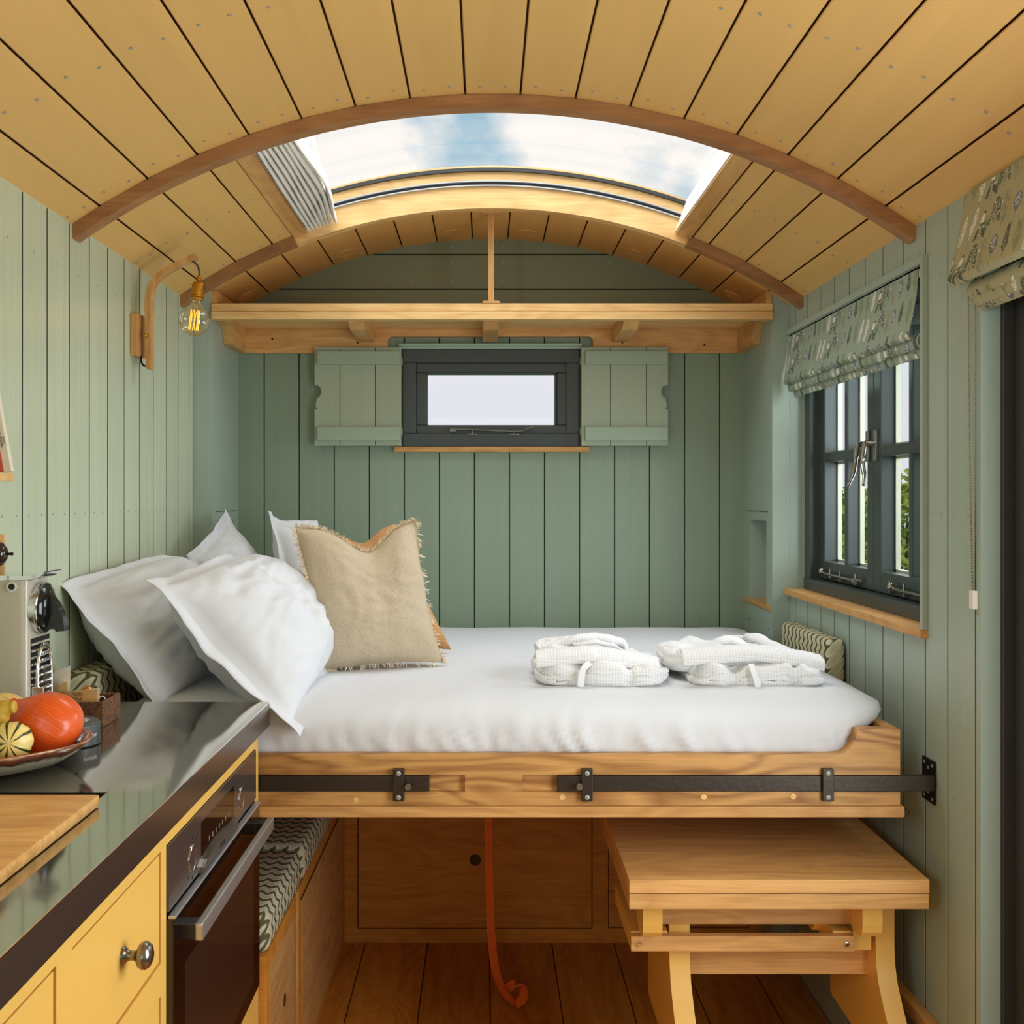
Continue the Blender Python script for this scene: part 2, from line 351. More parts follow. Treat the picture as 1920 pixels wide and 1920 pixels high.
    def build(s, name, m, parent=None, smooth=False, kind=None, label=None, fixn=True, origin=None, weld=0):
        me = bpy.data.meshes.new(name)
        if parent is not None: o0 = ORG[parent]
        elif origin is not None: o0 = Vector(origin)
        else:
            xs = [v[0] for v in s.v]; ys = [v[1] for v in s.v]; zs = [v[2] for v in s.v]
            o0 = Vector(((min(xs)+max(xs))/2, (min(ys)+max(ys))/2, min(zs)))
        me.from_pydata([(v[0]-o0.x, v[1]-o0.y, v[2]-o0.z) for v in s.v], [], s.f); me.update()
        if fixn or weld:
            bm = bmesh.new(); bm.from_mesh(me)
            if weld: bmesh.ops.remove_doubles(bm, verts=bm.verts, dist=weld)
            bmesh.ops.recalc_face_normals(bm, faces=bm.faces); bm.to_mesh(me); bm.free()
        me.materials.append(m)
        if smooth:
            for p in me.polygons: p.use_smooth = True
            if smooth is not True:
                try: me.set_sharp_from_angle(angle=math.radians(smooth))
                except Exception: pass
        o = bpy.data.objects.new(name, me); COL.objects.link(o)
        if parent is not None: o.parent = parent
        else: o.location = o0
        ORG[o] = o0
        if kind: o['kind'] = kind
        if label: o['label'] = label
        return o
def tag(o, label=None, cat=None, group=None, kind=None):
    if label: o['label'] = label
    if cat: o['category'] = cat
    if group: o['group'] = group
    if kind: o['kind'] = kind
    return o
def thing(name, loc, label=None, cat=None, group=None, kind=None):
    o = bpy.data.objects.new(name, None); COL.objects.link(o); o.location = loc; o.empty_display_size = .05
    ORG[o] = Vector(loc); return tag(o, label, cat, group, kind)
def bez(p, n=8):
    """Catmull-Rom through points"""
    p = [Vector(q) for q in p]; out = []
    for i in range(len(p)-1):
        a = p[max(i-1, 0)]; b = p[i]; c = p[i+1]; d = p[min(i+2, len(p)-1)]
        for k in range(n):
            t = k/n; out.append(.5*((2*b)+(c-a)*t+(2*a-5*b+4*c-d)*t*t+(3*b-a-3*c+d)*t**3))
    out.append(p[-1]); return out

# shared plank meshes -------------------------------------------------------
PLK = {}
def plank(parent, mat, loc, w, t, ln, uax, nax, lax, rot=None, name='plank', ch=.0018):
    """board: width w along uax, thickness t (front face towards +nax), length ln along lax; loc = centre of its front face"""
    key = (round(w, 4), round(t, 4), round(ln, 4), uax, nax, lax, mat.name, ch)
    me = PLK.get(key)
    if me is None:
        u, n, l = Vector(uax), Vector(nax), Vector(lax)
        prof = [(-w/2, -t), (-w/2, -ch), (-w/2+ch, 0), (w/2-ch, 0), (w/2, -ch), (w/2, -t)]
        vs = [u*a+n*b+l*e for e in (-ln/2, ln/2) for a, b in prof]
        fs = [tuple(range(6)), tuple(range(11, 5, -1))]+[(i, i+6, (i+1) % 6+6, (i+1) % 6) for i in range(6)]
        me = bpy.data.meshes.new(name); me.from_pydata([v[:] for v in vs], [], fs)
        bm = bmesh.new(); bm.from_mesh(me); bmesh.ops.recalc_face_normals(bm, faces=bm.faces); bm.to_mesh(me); bm.free()
        me.materials.append(mat); me.materials.append(GROOVE_C if 'ceiling' in mat.name else (GAPW if 'floor' in mat.name else GROOVE)); PLK[key] = me
        nv = Vector(nax)
        for p in me.polygons:
            if abs(p.normal.dot(nv)) < .3: p.material_index = 1
    o = bpy.data.objects.new(name, me); COL.objects.link(o); o.parent = parent
    o.location = Vector(loc)-ORG[parent]
    if rot: o.rotation_euler = rot
    ORG[o] = Vector(loc)
    return o
def screws(parent, pts, r=.0032, name='screw_heads', mat=None):
    mb = MB()
    for p, n in pts:
        n = Vector(n).normalized(); q = n.to_track_quat('Z', 'Y').to_matrix().to_4x4(); q.translation = Vector(p)
        mb.lathe([(r, -.0005), (r, .0006), (r*.55, .0009), (r*.5, .0002), (0, .0002)], 8, q)
    return mb.build(name, mat or SCREW, parent, kind='stuff')
def text_obj(name, s, mat, size, M, parent, ext=.0003, space=1.0, label=None):
    cu = bpy.data.curves.new(name, 'FONT'); cu.body = s; cu.size = size; cu.extrude = ext; cu.align_x = 'CENTER'; cu.align_y = 'CENTER'; cu.space_character = space
    tmp = bpy.data.objects.new(name, cu); COL.objects.link(tmp)
    dg = bpy.context.evaluated_depsgraph_get(); me = bpy.data.meshes.new_from_object(tmp.evaluated_get(dg))
    bpy.data.objects.remove(tmp); me.materials.clear(); me.materials.append(mat)
    M2 = M.copy(); M2.translation = M.translation-ORG[parent]; me.transform(M2)
    o = bpy.data.objects.new(name, me); COL.objects.link(o); o.parent = parent; ORG[o] = ORG[parent]
    if label: o['label'] = label
    return o
def basis(loc, x, y):
    x = Vector(x).normalized(); y = Vector(y).normalized(); z = x.cross(y)
    M = Matrix((x, y, z)).transposed().to_4x4(); M.translation = Vector(loc); return M

# ------------------------------------------------------------------ constants of the hut
XL, XR = -.873, .9097
AL, AR = -.817, .857
YA, YB, YF = 3.25, 3.60, -1.30
CX, CZ, R = .0157, .6655, 1.572
DEL = .0743
SKL, SKR = -.3417, .344      # angles of the skylight sides
def ceil_z(x): return CZ+math.sqrt(R*R-(x-CX)**2)
def arc(th, r=R): return (CX+r*math.sin(th), CZ+r*math.cos(th))

# ------------------------------------------------------------------ floor
fl = MB().box(XL-.05, XR+.05, YF-.05, YB+.05, -.06, -.014).build('floor', pm('floor_gap', srgb(40, 22, 8), .8), origin=(0, 1, 0)); tag(fl, kind='structure')
for k in range(-5, 5):
    x0 = max(.013+k*.193, XL); x1 = min(.013+(k+1)*.193, XR)
    if x1-x0 > .02: plank(fl, OAK_FLOOR, ((x0+x1)/2, (YF+YB)/2, 0), x1-x0-.0025, .014, YB-YF, (1, 0, 0), (0, 0, 1), (0, 1, 0))

# ------------------------------------------------------------------ side walls
wl = MB().box(XL-.06, XL-.012, YF, YA+.36, 0, 2.02).build('wall_left', GROOVE, origin=(XL, 1, 0)); tag(wl, kind='structure')
ys = [3.25, 3.21]+[3.21-.1157*k for k in range(1, 40)]
scr = []
for a, b in zip(ys, ys[1:]):
    if b < YF: break
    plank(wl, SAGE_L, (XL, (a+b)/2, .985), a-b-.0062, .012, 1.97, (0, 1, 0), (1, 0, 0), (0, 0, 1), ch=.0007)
    if a-b > .06 and b > 1.5: scr += [((XL, b+.028, 1.35), (1, 0, 0)), ((XL, a-.028, 1.35), (1, 0, 0))]
    if a-b > .06 and b > 1.5: scr += [((XL, b+.05, 1.86), (1, 0, 0))]
screws(wl, scr, .0026)

WY0, WY1, WZ0, WZ1 = 2.25, 3.25, 1.094, 1.865     # right window opening
DY0, DY1, DZ = .90, 2.0, 1.88                      # side door opening
wr = MB()
wr.box(XR+.012, XR+.06, YF, DY0, 0, 2.0); wr.box(XR+.012, XR+.06, DY0, DY1, DZ, 2.0); wr.box(XR+.012, XR+.06, DY1, WY0, 0, 2.0)
wr.box(XR+.012, XR+.06, WY0, WY1, 0, WZ0); wr.box(XR+.012, XR+.06, WY0, WY1, WZ1, 2.0); wr.box(XR+.012, XR+.06, WY1, YA+.36, 0, 2.0)
wr = wr.build('wall_right', GROOVE, origin=(XR, 1, 0)); tag(wr, kind='structure')
ys = [3.25, 3.19, 3.073, 2.951, 2.838, 2.721, 2.607, 2.491, 2.37, 2.25, 2.141, 2.02, 1.9965]
scr = []
for a, b in zip(ys, ys[1:]):
    if b >= 2.24:
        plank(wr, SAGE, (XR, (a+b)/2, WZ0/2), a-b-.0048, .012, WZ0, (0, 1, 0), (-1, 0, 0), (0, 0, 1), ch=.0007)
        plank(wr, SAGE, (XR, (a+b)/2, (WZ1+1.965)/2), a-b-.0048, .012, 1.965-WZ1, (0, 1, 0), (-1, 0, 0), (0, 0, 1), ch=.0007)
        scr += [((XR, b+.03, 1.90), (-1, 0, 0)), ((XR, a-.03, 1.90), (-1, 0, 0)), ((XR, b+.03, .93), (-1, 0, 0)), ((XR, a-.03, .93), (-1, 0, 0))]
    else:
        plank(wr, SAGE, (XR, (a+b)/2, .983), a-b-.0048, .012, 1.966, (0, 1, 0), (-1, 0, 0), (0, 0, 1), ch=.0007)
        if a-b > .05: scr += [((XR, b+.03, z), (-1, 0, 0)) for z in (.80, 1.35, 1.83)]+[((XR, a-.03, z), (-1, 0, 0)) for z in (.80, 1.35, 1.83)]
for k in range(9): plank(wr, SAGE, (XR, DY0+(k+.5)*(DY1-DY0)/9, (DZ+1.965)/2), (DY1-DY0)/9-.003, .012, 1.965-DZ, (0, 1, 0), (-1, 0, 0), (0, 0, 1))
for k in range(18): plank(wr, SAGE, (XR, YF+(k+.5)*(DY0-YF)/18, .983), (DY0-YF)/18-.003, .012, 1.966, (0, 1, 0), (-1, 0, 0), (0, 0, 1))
screws(wr, scr, .0028)

# wall behind the camera
wf = MB().box(XL-.05, XR+.05, YF-.06, YF, 0, 2.3).build('wall_front', SAGE, origin=(0, YF, 0)); tag(wf, kind='structure')

# ------------------------------------------------------------------ back wall
bz = .01
BW = (-.2735, .3124, 1.5509, 1.8738)   # window hole x0,x1,z0,z1
wb = MB()
wb.box(XL-.05, BW[0], YB+.012, YB+.06, 0, 2.3); wb.box(BW[1], XR+.05, YB+.012, YB+.06, 0, 2.3)
wb.box(BW[0], BW[1], YB+.012, YB+.06, 0, BW[2]); wb.box(BW[0], BW[1], YB+.012, YB+.06, BW[3], 2.3)
wb = wb.build('wall_back', GROOVE, origin=(0, YB, 0)); tag(wb, kind='structure')
seams = [AL-.02]+[-.7324+.116*k for k in range(14)]+[AR+.02]
scr = []
for i, (a, b) in enumerate(zip(seams, seams[1:])):
    c = (a+b)/2; w = b-a-.003
    if 4 < i < 10:
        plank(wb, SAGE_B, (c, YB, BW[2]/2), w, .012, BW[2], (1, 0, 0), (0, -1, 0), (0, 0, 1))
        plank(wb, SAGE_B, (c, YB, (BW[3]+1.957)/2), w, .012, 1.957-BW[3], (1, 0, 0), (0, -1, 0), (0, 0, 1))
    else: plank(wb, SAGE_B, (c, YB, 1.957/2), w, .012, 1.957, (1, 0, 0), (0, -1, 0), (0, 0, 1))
    scr += [((a+.03, YB, 1.353), (0, -1, 0)), ((b-.03, YB, 1.353), (0, -1, 0))]
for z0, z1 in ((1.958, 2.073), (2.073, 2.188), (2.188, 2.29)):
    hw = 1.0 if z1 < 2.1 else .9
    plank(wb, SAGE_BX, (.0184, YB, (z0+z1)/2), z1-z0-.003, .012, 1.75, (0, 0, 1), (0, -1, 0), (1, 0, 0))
for z in (2.02, 2.10, 2.16, 2.215):
    for x in (-.62, -.24, -.11, .06, .41, .75):
        if z < ceil_z(x)-.01: scr.append(((x, YB, z), (0, -1, 0)))
screws(wb, scr, .003)

# alcove sides with a niche each
NZ0, NZ1, NY0, NY1 = 1.055, 1.312, 3.318, 3.53
for nm, x0, x1, s in (('wall_alcove_left', XL-.05, AL, 1), ('wall_alcove_right', AR, XR+.05, -1)):
    xi = AL if s == 1 else AR; xo = XL-.05 if s == 1 else XR+.05; xd = xi-s*.05
    mb = MB()
    mb.box(xi, xo, YA, NY0, 0, 2.05); mb.box(xi, xo, NY1, YB+.01, 0, 2.05)
    mb.box(xi, xo, NY0, NY1, 0, NZ0); mb.box(xi, xo, NY0, NY1, NZ1, 2.05)
    mb.box(xd, xo, NY0, NY1, NZ0, NZ1)
    w = mb.build(nm, SAGE, origin=(xi, YA, 0)); tag(w, kind='structure')
    MB().box(xi-s*.05, xi+s*.004, YA+.012, YB-.002, NZ0-.012, NZ0+.0016, .001).build('niche_sill', OAK_Y, w)
    MB().box(xi, xi+s*.0015, NY0-.02, NY1+.025, NZ1+.028, NZ1+.0295).build('niche_joint', GROOVE, w)
    screws(w, [((xi, 3.53, .99), (s, 0, 0)), ((xi, 3.29, .985), (s, 0, 0))], .0035, 'screw_holes', BLACKM)

# ------------------------------------------------------------------ ceiling
ce = MB()
def shell(mb, th0, th1, y0, y1, r0, r1, n=10):
    vs = []; m = n+1
    for y in (y0, y1):
        for r in (r0, r1):
            for i in range(m):
                x, z = arc(th0+(th1-th0)*i/n, r); vs.append((x, y, z))
    fs = []
    for i in range(n):
        fs += [(i, i+1, m+i+1, m+i), (2*m+i, 3*m+i, 3*m+i+1, 2*m+i+1), (i, 2*m+i, 2*m+i+1, i+1), (m+i, m+i+1, 3*m+i+1, 3*m+i)]
    fs += [(0, m, 3*m, 2*m), (n, 2*m+n, 3*m+n, m+n)]
    return mb.add(vs, fs)
SY0, SY1 = 2.338, 3.125
TH = .64
shell(ce, -TH, TH, YF, 2.325, R+.012, R+.05, 24); shell(ce, -TH, TH, 3.14, YB+.05, R+.012, R+.05, 24)
shell(ce, -TH, -.355, 2.325, 3.14, R+.012, R+.05); shell(ce, .36, TH, 2.325, 3.14, R+.012, R+.05)
ce = ce.build('ceiling', GROOVE_C, origin=(CX, 1, 2.2)); tag(ce, kind='structure')
scr = []
def cplank(t0, t1, y0, y1):
    th = (t0+t1)/2; w = (t1-t0)*R-.0038; x, z = arc(th, R)
    plank(ce, MUSTARD, (x, (y0+y1)/2, z), w, .012, y1-y0, (1, 0, 0), (0, 0, -1), (0, 1, 0), rot=(0, th, 0))
for i in range(-8, 9):
    t0, t1 = (i-.5)*DEL, (i+.5)*DEL
    if abs(i) == 8: t0, t1 = (max(t0, -.61), t1) if i < 0 else (t0, min(t1, .61))
    if abs(i) <= 4:
        cplank(t0, t1, YF, 2.32); cplank(t0, t1, 3.13, YB+.01)
    elif abs(i) == 5:
        cplank(t0, t1, YF, 2.32); cplank(t0, t1, 3.13, YB+.01)
        if i < 0: cplank(t0, -.368, 2.32, 3.13)
        else: cplank(.3755, t1, 2.32, 3.13)
    else: cplank(t0, t1, YF, YB+.01)
    for f in (.27, .73):
        th = t0+(t1-t0)*f; x, z = arc(th, R-.0008); n = (-math.sin(th), 0, -math.cos(th))
        rows = [1.32, 1.79, 2.255]+([2.7, 3.07] if abs(i) > 4 else [])+[3.22]
        for y in rows: scr.append(((x, y+.01*math.sin(i*7+f*9), z), n))
screws(ce, scr, .0034)
for th in [k_*DEL for k_ in (-7, -4, -1, 1, 4, 7)]:
    x, z = arc(th, R-.001); q = Vector((-math.sin(th), 0, -math.cos(th))).to_track_quat('Z', 'Y').to_matrix().to_4x4(); q.translation = Vector((x, 3.49, z))
    g = MB().lathe([(.036, -.001), (.036, .0008), (.033, .0012), (.032, .0004), (0, .0004)], 28, q).build('speaker_grille', MUSTARD, ce)
    if abs(th) > .5:
        mb = MB()
        for a in range(-5, 6):
            h = math.sqrt(.031**2-(a*.0056)**2); M = q @ Matrix.Translation((a*.0056, 0, .0006)); c0 = M @ Vector((0, -h, 0)); c1 = M @ Vector((0, h, 0)); mb.ribbon([c0, c1], .0014, .001, M.to_3x3() @ Vector((1, 0, 0)))
        mb.build('grille_bars', OAK_Y, g, kind='stuff')

def rib(mb, th0, th1, y0, y1, r0, r1, n=40): return shell(mb, th0, th1, y0, y1, r0, r1, n)
t = rib(MB(), -.611, .615, 2.30, 2.338, R-.027, R-.0005, 56).build('trim_1', OAK_RIB, smooth=40); tag(t, kind='structure')
t = rib(MB(), -.613, -.368, 3.11, 3.15, R-.026, R-.0005, 14).build('trim_2', OAK_RIB, smooth=40); tag(t, kind='structure')
t = rib(MB(), .371, .617, 3.11, 3.15, R-.026, R-.0005, 14).build('trim_3', OAK_RIB, smooth=40); tag(t, kind='structure')

# ------------------------------------------------------------------ skylight
sk = thing('window_3', (CX, 2.7, 2.2), kind='structure')
rib(MB(), -.372, .375, 3.127, 3.165, R-.022, R+.10, 50).build('rear_head', OAK_LX, sk, smooth=40)
rib(MB(), -.372, .375, 2.312, 2.337, R-.001, R+.10, 50).build('front_head', OAK_LX, sk, smooth=40)
shell(MB(), -.368, SKL-.0008, 2.338, 3.127, R-.004, R+.10, 4).build('side_board', OAK_Y, sk)
shell(MB(), SKR+.0012, .3735, 2.338, 3.127, R-.004, R+.10, 4).build('side_board', OAK_Y, sk)
shell(MB(), SKR-.001, SKR+.0012, 2.338, 3.127, R+.003, R+.098, 2).build('reveal_lining', WHITEP, sk, label='white lining of the right reveal')
shell(MB(), SKL-.0008, SKL+.0008, 2.338, 3.127, R+.003, R+.098, 2).build('reveal_lining', WHITEP, sk)
rib(MB(), SKL-.01, SKR+.01, 3.117, 3.127, R+.082, R+.092, 50).build('rubber_seal', pm('dark_seal', srgb(50, 48, 44), .6), sk, smooth=40)
tr = rib(MB(), SKL, SKR, 3.119, 3.127, R+.040, R+.0435, 50); rib(tr, SKL, SKR, 3.119, 3.127, R+.0525, R+.056, 50); rib(tr, SKL, SKR, 3.125, 3.1275, R+.0435, R+.0525, 50)
tr.build('blind_track', ALU, sk, smooth=40)
rib(MB(), SKL, SKR, 3.1235, 3.125, R+.0445, R+.0515, 50).build('track_groove', BLACKM, sk, smooth=40)
rib(MB(), -.36, .36, 2.3, 3.17, R+.1, R+.106, 50).build('glass', GLASS, sk, smooth=40)

# folded blind cloth at the left end of the skylight
pb = thing('pleated_blind', (-.47, 2.73, 2.13), 'off-white pleated blind folded up at the left end of the skylight', 'blind')
def pleat(k):
    th = SKL+.006+.0073*k+(.002 if k == 7 else 0); pth = []; rs = []
    for j in range(25):
        v = j/24; y = 2.342+v*(3.112-2.342)
        sag = -.008*math.sin(PI*v)*(1+.25*k); dth = .0035*math.sin(PI*v*1.1)*k*.5-.002*math.sin(v*9+k)*(k/8)
        x, z = arc(th+dth, R+.022+sag-.004*v); pth.append((x, y, z))
    mb = MB(); n = 12; base = 0
    for i, p in enumerate(pth):
        w = .0066+.0008*math.sin(i*.8+k); h = .030*(1 if i not in (0, 24) else .8)
        ang = th
        for q in range(n):
            a = 2*PI*q/n; du = w*math.sin(a)*(.6 if i in (0, 24) else 1); dn = h*math.cos(a)
            mb.v.append((p[0]+du*math.cos(ang)+dn*math.sin(ang), p[1], p[2]-du*math.sin(ang)+dn*math.cos(ang)))
    for i in range(24):
        for q in range(n): mb.f.append((i*n+q, i*n+(q+1) % n, (i+1)*n+(q+1) % n, (i+1)*n+q))
    mb.f.append(tuple(range(n))); mb.f.append(tuple(24*n+q for q in range(n)))
    mb.build('pleat', BLINDGREY, pb, smooth=60)
for k in range(8): pleat(k)

# ------------------------------------------------------------------ overhead shelf
sh = thing('overhead_shelf', (.02, 3.42, 1.94), 'pale oak overhead shelf spanning the alcove above the small back window', 'shelf')
MB().box(AL+.001, AR-.001, 3.24, 3.598, 1.939, 1.962, .0015).build('shelf_board', OAK_LX, sh)
MB().box(AL+.001, AR-.001, 3.236, 3.268, 1.914, 1.938, .0015).build('front_lip', OAK_LX, sh)
def rc(cx, cz, r, a0, a1, n=6): return [(cx+r*math.cos(a0+(a1-a0)*i/n), cz+r*math.sin(a0+(a1-a0)*i/n)) for i in range(n+1)]
xa, xb, zc = -.3207, .354, 1.913
pts = [(AL+.002, 1.859), (xa, 1.859)]+[(xa, zc-.02)]+rc(xa+.015, zc-.015, .015, PI, PI/2)+rc(xb-.015, zc-.015, .015, PI/2, 0)+[(xb, 1.859), (AR-.002, 1.859), (AR-.002, 1.9385), (AL+.002, 1.9385)]
MB().prism(pts, 'Y', 3.576, 3.599).build('back_board', OAK_X, sh)
prof = [(3.27, 1.9385), (3.27, 1.916), (3.31, 1.915), (3.34, 1.911), (3.365, 1.902), (3.382, 1.889), (3.392, 1.873), (3.396, 1.862), (3.42, 1.859), (3.575, 1.859), (3.575, 1.9385)]
for x in (AL+.001, AR-.029):
    MB().prism(prof, 'X', x, x+.028).build('side_bracket', OAK_Y, sh)
for x in (-.388, .016, .44):
    MB().prism([(3.27, 1.9385), (3.27, 1.912), (3.31, 1.894), (3.575, 1.894), (3.575, 1.9385)], 'X', x-.024, x+.024).build('bearer', OAK_Y, sh)
mb = MB()
for x, z in ((-.70, 1.905), (-.42, 1.893), (.45, 1.893), (.72, 1.885)):
    mb.lathe([(.0035, 0), (.0035, .0008), (0, .0008)], 10, basis((x, 3.5755, z), (1, 0, 0), (0, 0, 1)))
mb.build('screw_holes', BLACKM, sh, kind='stuff')
for x0, x1 in ((AL+.001, AL+.018), (AR-.018, AR-.001)):
    MB().prism([(3.25, 1.9625), (3.25, 2.0), (3.59, 2.0), (3.59, 1.9625)], 'X', x0, x1).build('end_board', OAK_Y, sh)

po = thing('support_post', (.0175, 3.255, 1.9622), 'slim square oak post standing on the overhead shelf up to the ceiling', 'post')
MB().box(.0085, .0265, 3.246, 3.264, 1.968, 2.231, .0015).build('post', OAK_Z, po)
MB().prism([(-.009, 1.9622), (.044, 1.9622), (.044, 1.966), (.040, 1.9695), (-.005, 1.9695), (-.009, 1.966)], 'Y', 3.238, 3.272).build('foot_block', OAK_X, po)
MB().box(-.009, .044, 3.236, 3.274, 2.2305, 2.2365, .001).build('top_block', OAK_X, po)

# ------------------------------------------------------------------ back window
w1 = thing('window_1', (.0195, YB, BW[2]), kind='structure')
def ring(mb, x0, x1, z0, z1, t, y0, y1, c=.002):
    mb.box(x0, x1, y0, y1, z0, z0+t, c); mb.box(x0, x1, y0, y1, z1-t, z1, c); mb.box(x0, x0+t, y0, y1, z0+t, z1-t, c); mb.box(x1-t, x1, y0, y1, z0+t, z1-t, c); return mb
ring(MB(), BW[0], BW[1], BW[2], BW[3], .045, 3.594, 3.66).build('frame', DARKGREEN, w1)
ring(MB(), -.2294, .27, 1.5915, 1.8297, .032, 3.604, 3.655, .003).build('sash', DARKGREEN, w1)
ring(MB(), -.2, .2385, 1.614, 1.802, .0085, 3.612, 3.65, .003).build('glazing_bead', DARKGREEN, w1)
MB().box(-.2, .24, 3.640, 3.644, 1.612, 1.802).build('glass', GLASS, w1)
MB().prism([(3.60, 1.874), (3.60, 1.8895), (3.572, 1.8895), (3.575, 1.884), (3.582, 1.879), (3.584, 1.874)], 'X', -.285, .318).build('head_moulding', SAGE_SHX, w1)
MB().box(-.2995, .3415, 3.572, 3.60, 1.533, 1.5505, .002).build('window_sill', OAK_X, w1)
st = MB(); st.tube(bez([P(848, 806, 3.585), P(870, 805, 3.585), P(930, 807.5, 3.587), P(975, 808.5, 3.585), P(988, 804, 3.58), P(1000, 801, 3.578)]), [.004]*20+[.0035]*6+[.005]*15 if False else .0036, 10)
st.box(-.118, -.098, 3.582, 3.604, 1.600, 1.612, .002)
for x in (886, 963):
    a = P(x, 814, 3.59); st.box(a.x-.018, a.x+.018, 3.58, 3.604, a.z-.003, a.z+.002, .001); st.tube([a, a+Vector((0, -.002, .016))], .0025, 8)
st.build('window_stay', pm('antique_nickel', srgb(120, 120, 116), .3, .8), w1, smooth=50)

# shutters
def shutter(x0, x1, side, label):
    o = thing('shutter', ((x0+x1)/2, 3.567, 1.5528), label, 'shutter', 'plank shutters beside the back window')
    zb, zt = 1.5528, 1.8744; w = x1-x0
    if side < 0: cuts = [x0, x0+.084, x0+.1995, x1]
    else: cuts = [x0, x0+.0962, x0+.2134, x1]
    for i in range(3):
        a, b = cuts[i]+.001, cuts[i+1]-.001
        if (side < 0 and i == 0) or (side > 0 and i == 2):
            ex = a if side < 0 else b; inn = b if side < 0 else a; s = 1 if side < 0 else -1
            zz = lambda py: EYE+(932-py)*.001748
            out = [(ex, zb), (ex, zz(769))]
            out += [(ex+s*.010, zz(768)), (ex+s*.0035, zz(762)), (ex+s*.0075, zz(748)), (ex+s*.014, zz(747.5))]
            cz = zz(735); cxx = ex+s*.006
            for q in range(13):      # scalloped bite
                ang = -PI/2+PI*q/12; rr = .0155+(.0018 if q % 2 else -.0008)
                out.append((cxx+s*rr*math.cos(ang), cz+rr*1.35*math.sin(ang)))
            out += [(ex, zz(722)), (ex, zt), (inn, zt), (inn, zb)]
            MB().prism(out, 'Y', 3.557, 3.575).build('plank', SAGE_SH, o)
        else: MB().box(a, b, 3.557, 3.575, zb, zt, .0012).build('plank', SAGE_SH, o)
    for z0, z1 in ((1.8168, 1.8605), (1.5686, 1.614)):
        MB().box(x0+.012, x1-.004 if side < 0 else x1-.003, 3.541, 3.557, z0, z1, .002).build('batten', SAGE_SHX, o)
    hx = x1 if side < 0 else x0
    for z in (1.60, 1.83): MB().tube([(hx, 3.572, z-.011), (hx, 3.572, z+.011)], .003, 8).build('hinge', SAGE_SH, o)
    MB().box(x0+.02, x1-.02, 3.575, 3.599, 1.70, 1.72).build('spacer', SAGE_B, o)
shutter(-.5594, -.2745, -1, 'sage green plank shutter left of the small back window')
shutter(.3134, .598, 1, 'sage green plank shutter right of the small back window')

# ------------------------------------------------------------------ right window
w2 = thing('window_2', (XR, 2.75, WZ0), kind='structure')
mb = MB()
X0, X1 = XR+.02, .955
for a in ((X0-.0195, X1, 3.2485, 3.262, WZ0, WZ1+.01), (X0-.02, X1, 2.238, 2.25, WZ0, WZ1+.01), (X0-.02, X1, 2.25, 3.25, WZ1, WZ1+.012)): mb.box(*a)
mb.build('reveal_board', SAGE, w2)
mb = MB(); mb.box(.955, 1.045, 2.25, 2.295, WZ0, WZ1, .003); mb.box(.955, 1.045, 3.205, 3.248, WZ0, WZ1, .003); mb.box(.95, 1.045, 2.25, 3.25, 1.094, 1.145, .003); mb.box(.955, 1.045, 2.25, 3.25, 1.83, WZ1, .003)
mb.build('frame', DARKGREEN, w2)
PUTTY = pm('pale_outer_glazing_bead', srgb(176, 180, 160), .6)
NICK = pm('polished_nickel', srgb(170, 166, 158), .18, .95)
for y0, y1 in ((2.30, 2.758), (2.762, 3.205)):
    mb = MB(); z0, z1 = 1.147, 1.828; xs0, xs1 = .985, 1.03
    mb.box(xs0, xs1, y0, y0+.045, z0, z1, .003); mb.box(xs0, xs1, y1-.045, y1, z0, z1, .003)
    mb.box(xs0, xs1, y0+.045, y1-.045, z0, z0+.052, .003); mb.box(xs0, xs1, y0+.045, y1-.045, z1-.045, z1, .003)
    sa = mb.build('casement', DARKGREEN, w2)
    yc = (y0+y1)/2
    MB().box(xs0+.003, xs1, yc-.012, yc+.012, z0+.05, z1-.04, .004).build('glazing_bar', DARKGREEN, sa)
    MB().box(xs0+.002, xs1, y0+.04, y1-.04, 1.486, 1.514, .006).build('glazing_bar', DARKGREEN, sa)
    for ya, yb in ((y0+.045, yc-.012), (yc+.012, y1-.045)):
        for za, zb in ((z0+.052, 1.486), (1.514, z1-.045)):
            mb = MB(); t = .006
            mb.box(1.022, 1.034, ya, ya+t, za, zb); mb.box(1.022, 1.034, yb-t, yb, za, zb); mb.box(1.022, 1.034, ya, yb, za, za+t); mb.box(1.022, 1.034, ya, yb, zb-t, zb)
            mb.build('outer_bead', PUTTY, sa); MB().box(1.026, 1.028, ya, yb, za, zb).build('glass', GLASS, sa)
    # stay on the bottom rail
    mb = MB(); zc_ = 1.165
    mb.tube(bez([(.974, y1-.06 if y0 > 2.5 else y0+.30, zc_+.002), (.975, yc+.02, zc_), (.974, y0+.12, zc_), (.972, y0+.06, zc_+.004)]), .0045, 8)
    e = (.972, y1-.06 if y0 > 2.5 else y0+.31, zc_+.006)
    mb.lathe([(0, -.012), (.007, -.006), (.009, 0), (.007, .006), (0, .01)], 12, Matrix.Translation(e))
    for yy in (y0+.10, yc, yc+.09): mb.box(.972, .986, yy-.004, yy+.004, zc_-.012, zc_+.003, .001); mb.tube([(.973, yy, zc_), (.973, yy, zc_+.018)], .0028, 8)
    mb.box(.969, .986, y0+.08, y0+.12, zc_-.008, zc_+.006, .002)
    mb.build('casement_stay', NICK, sa, smooth=50)
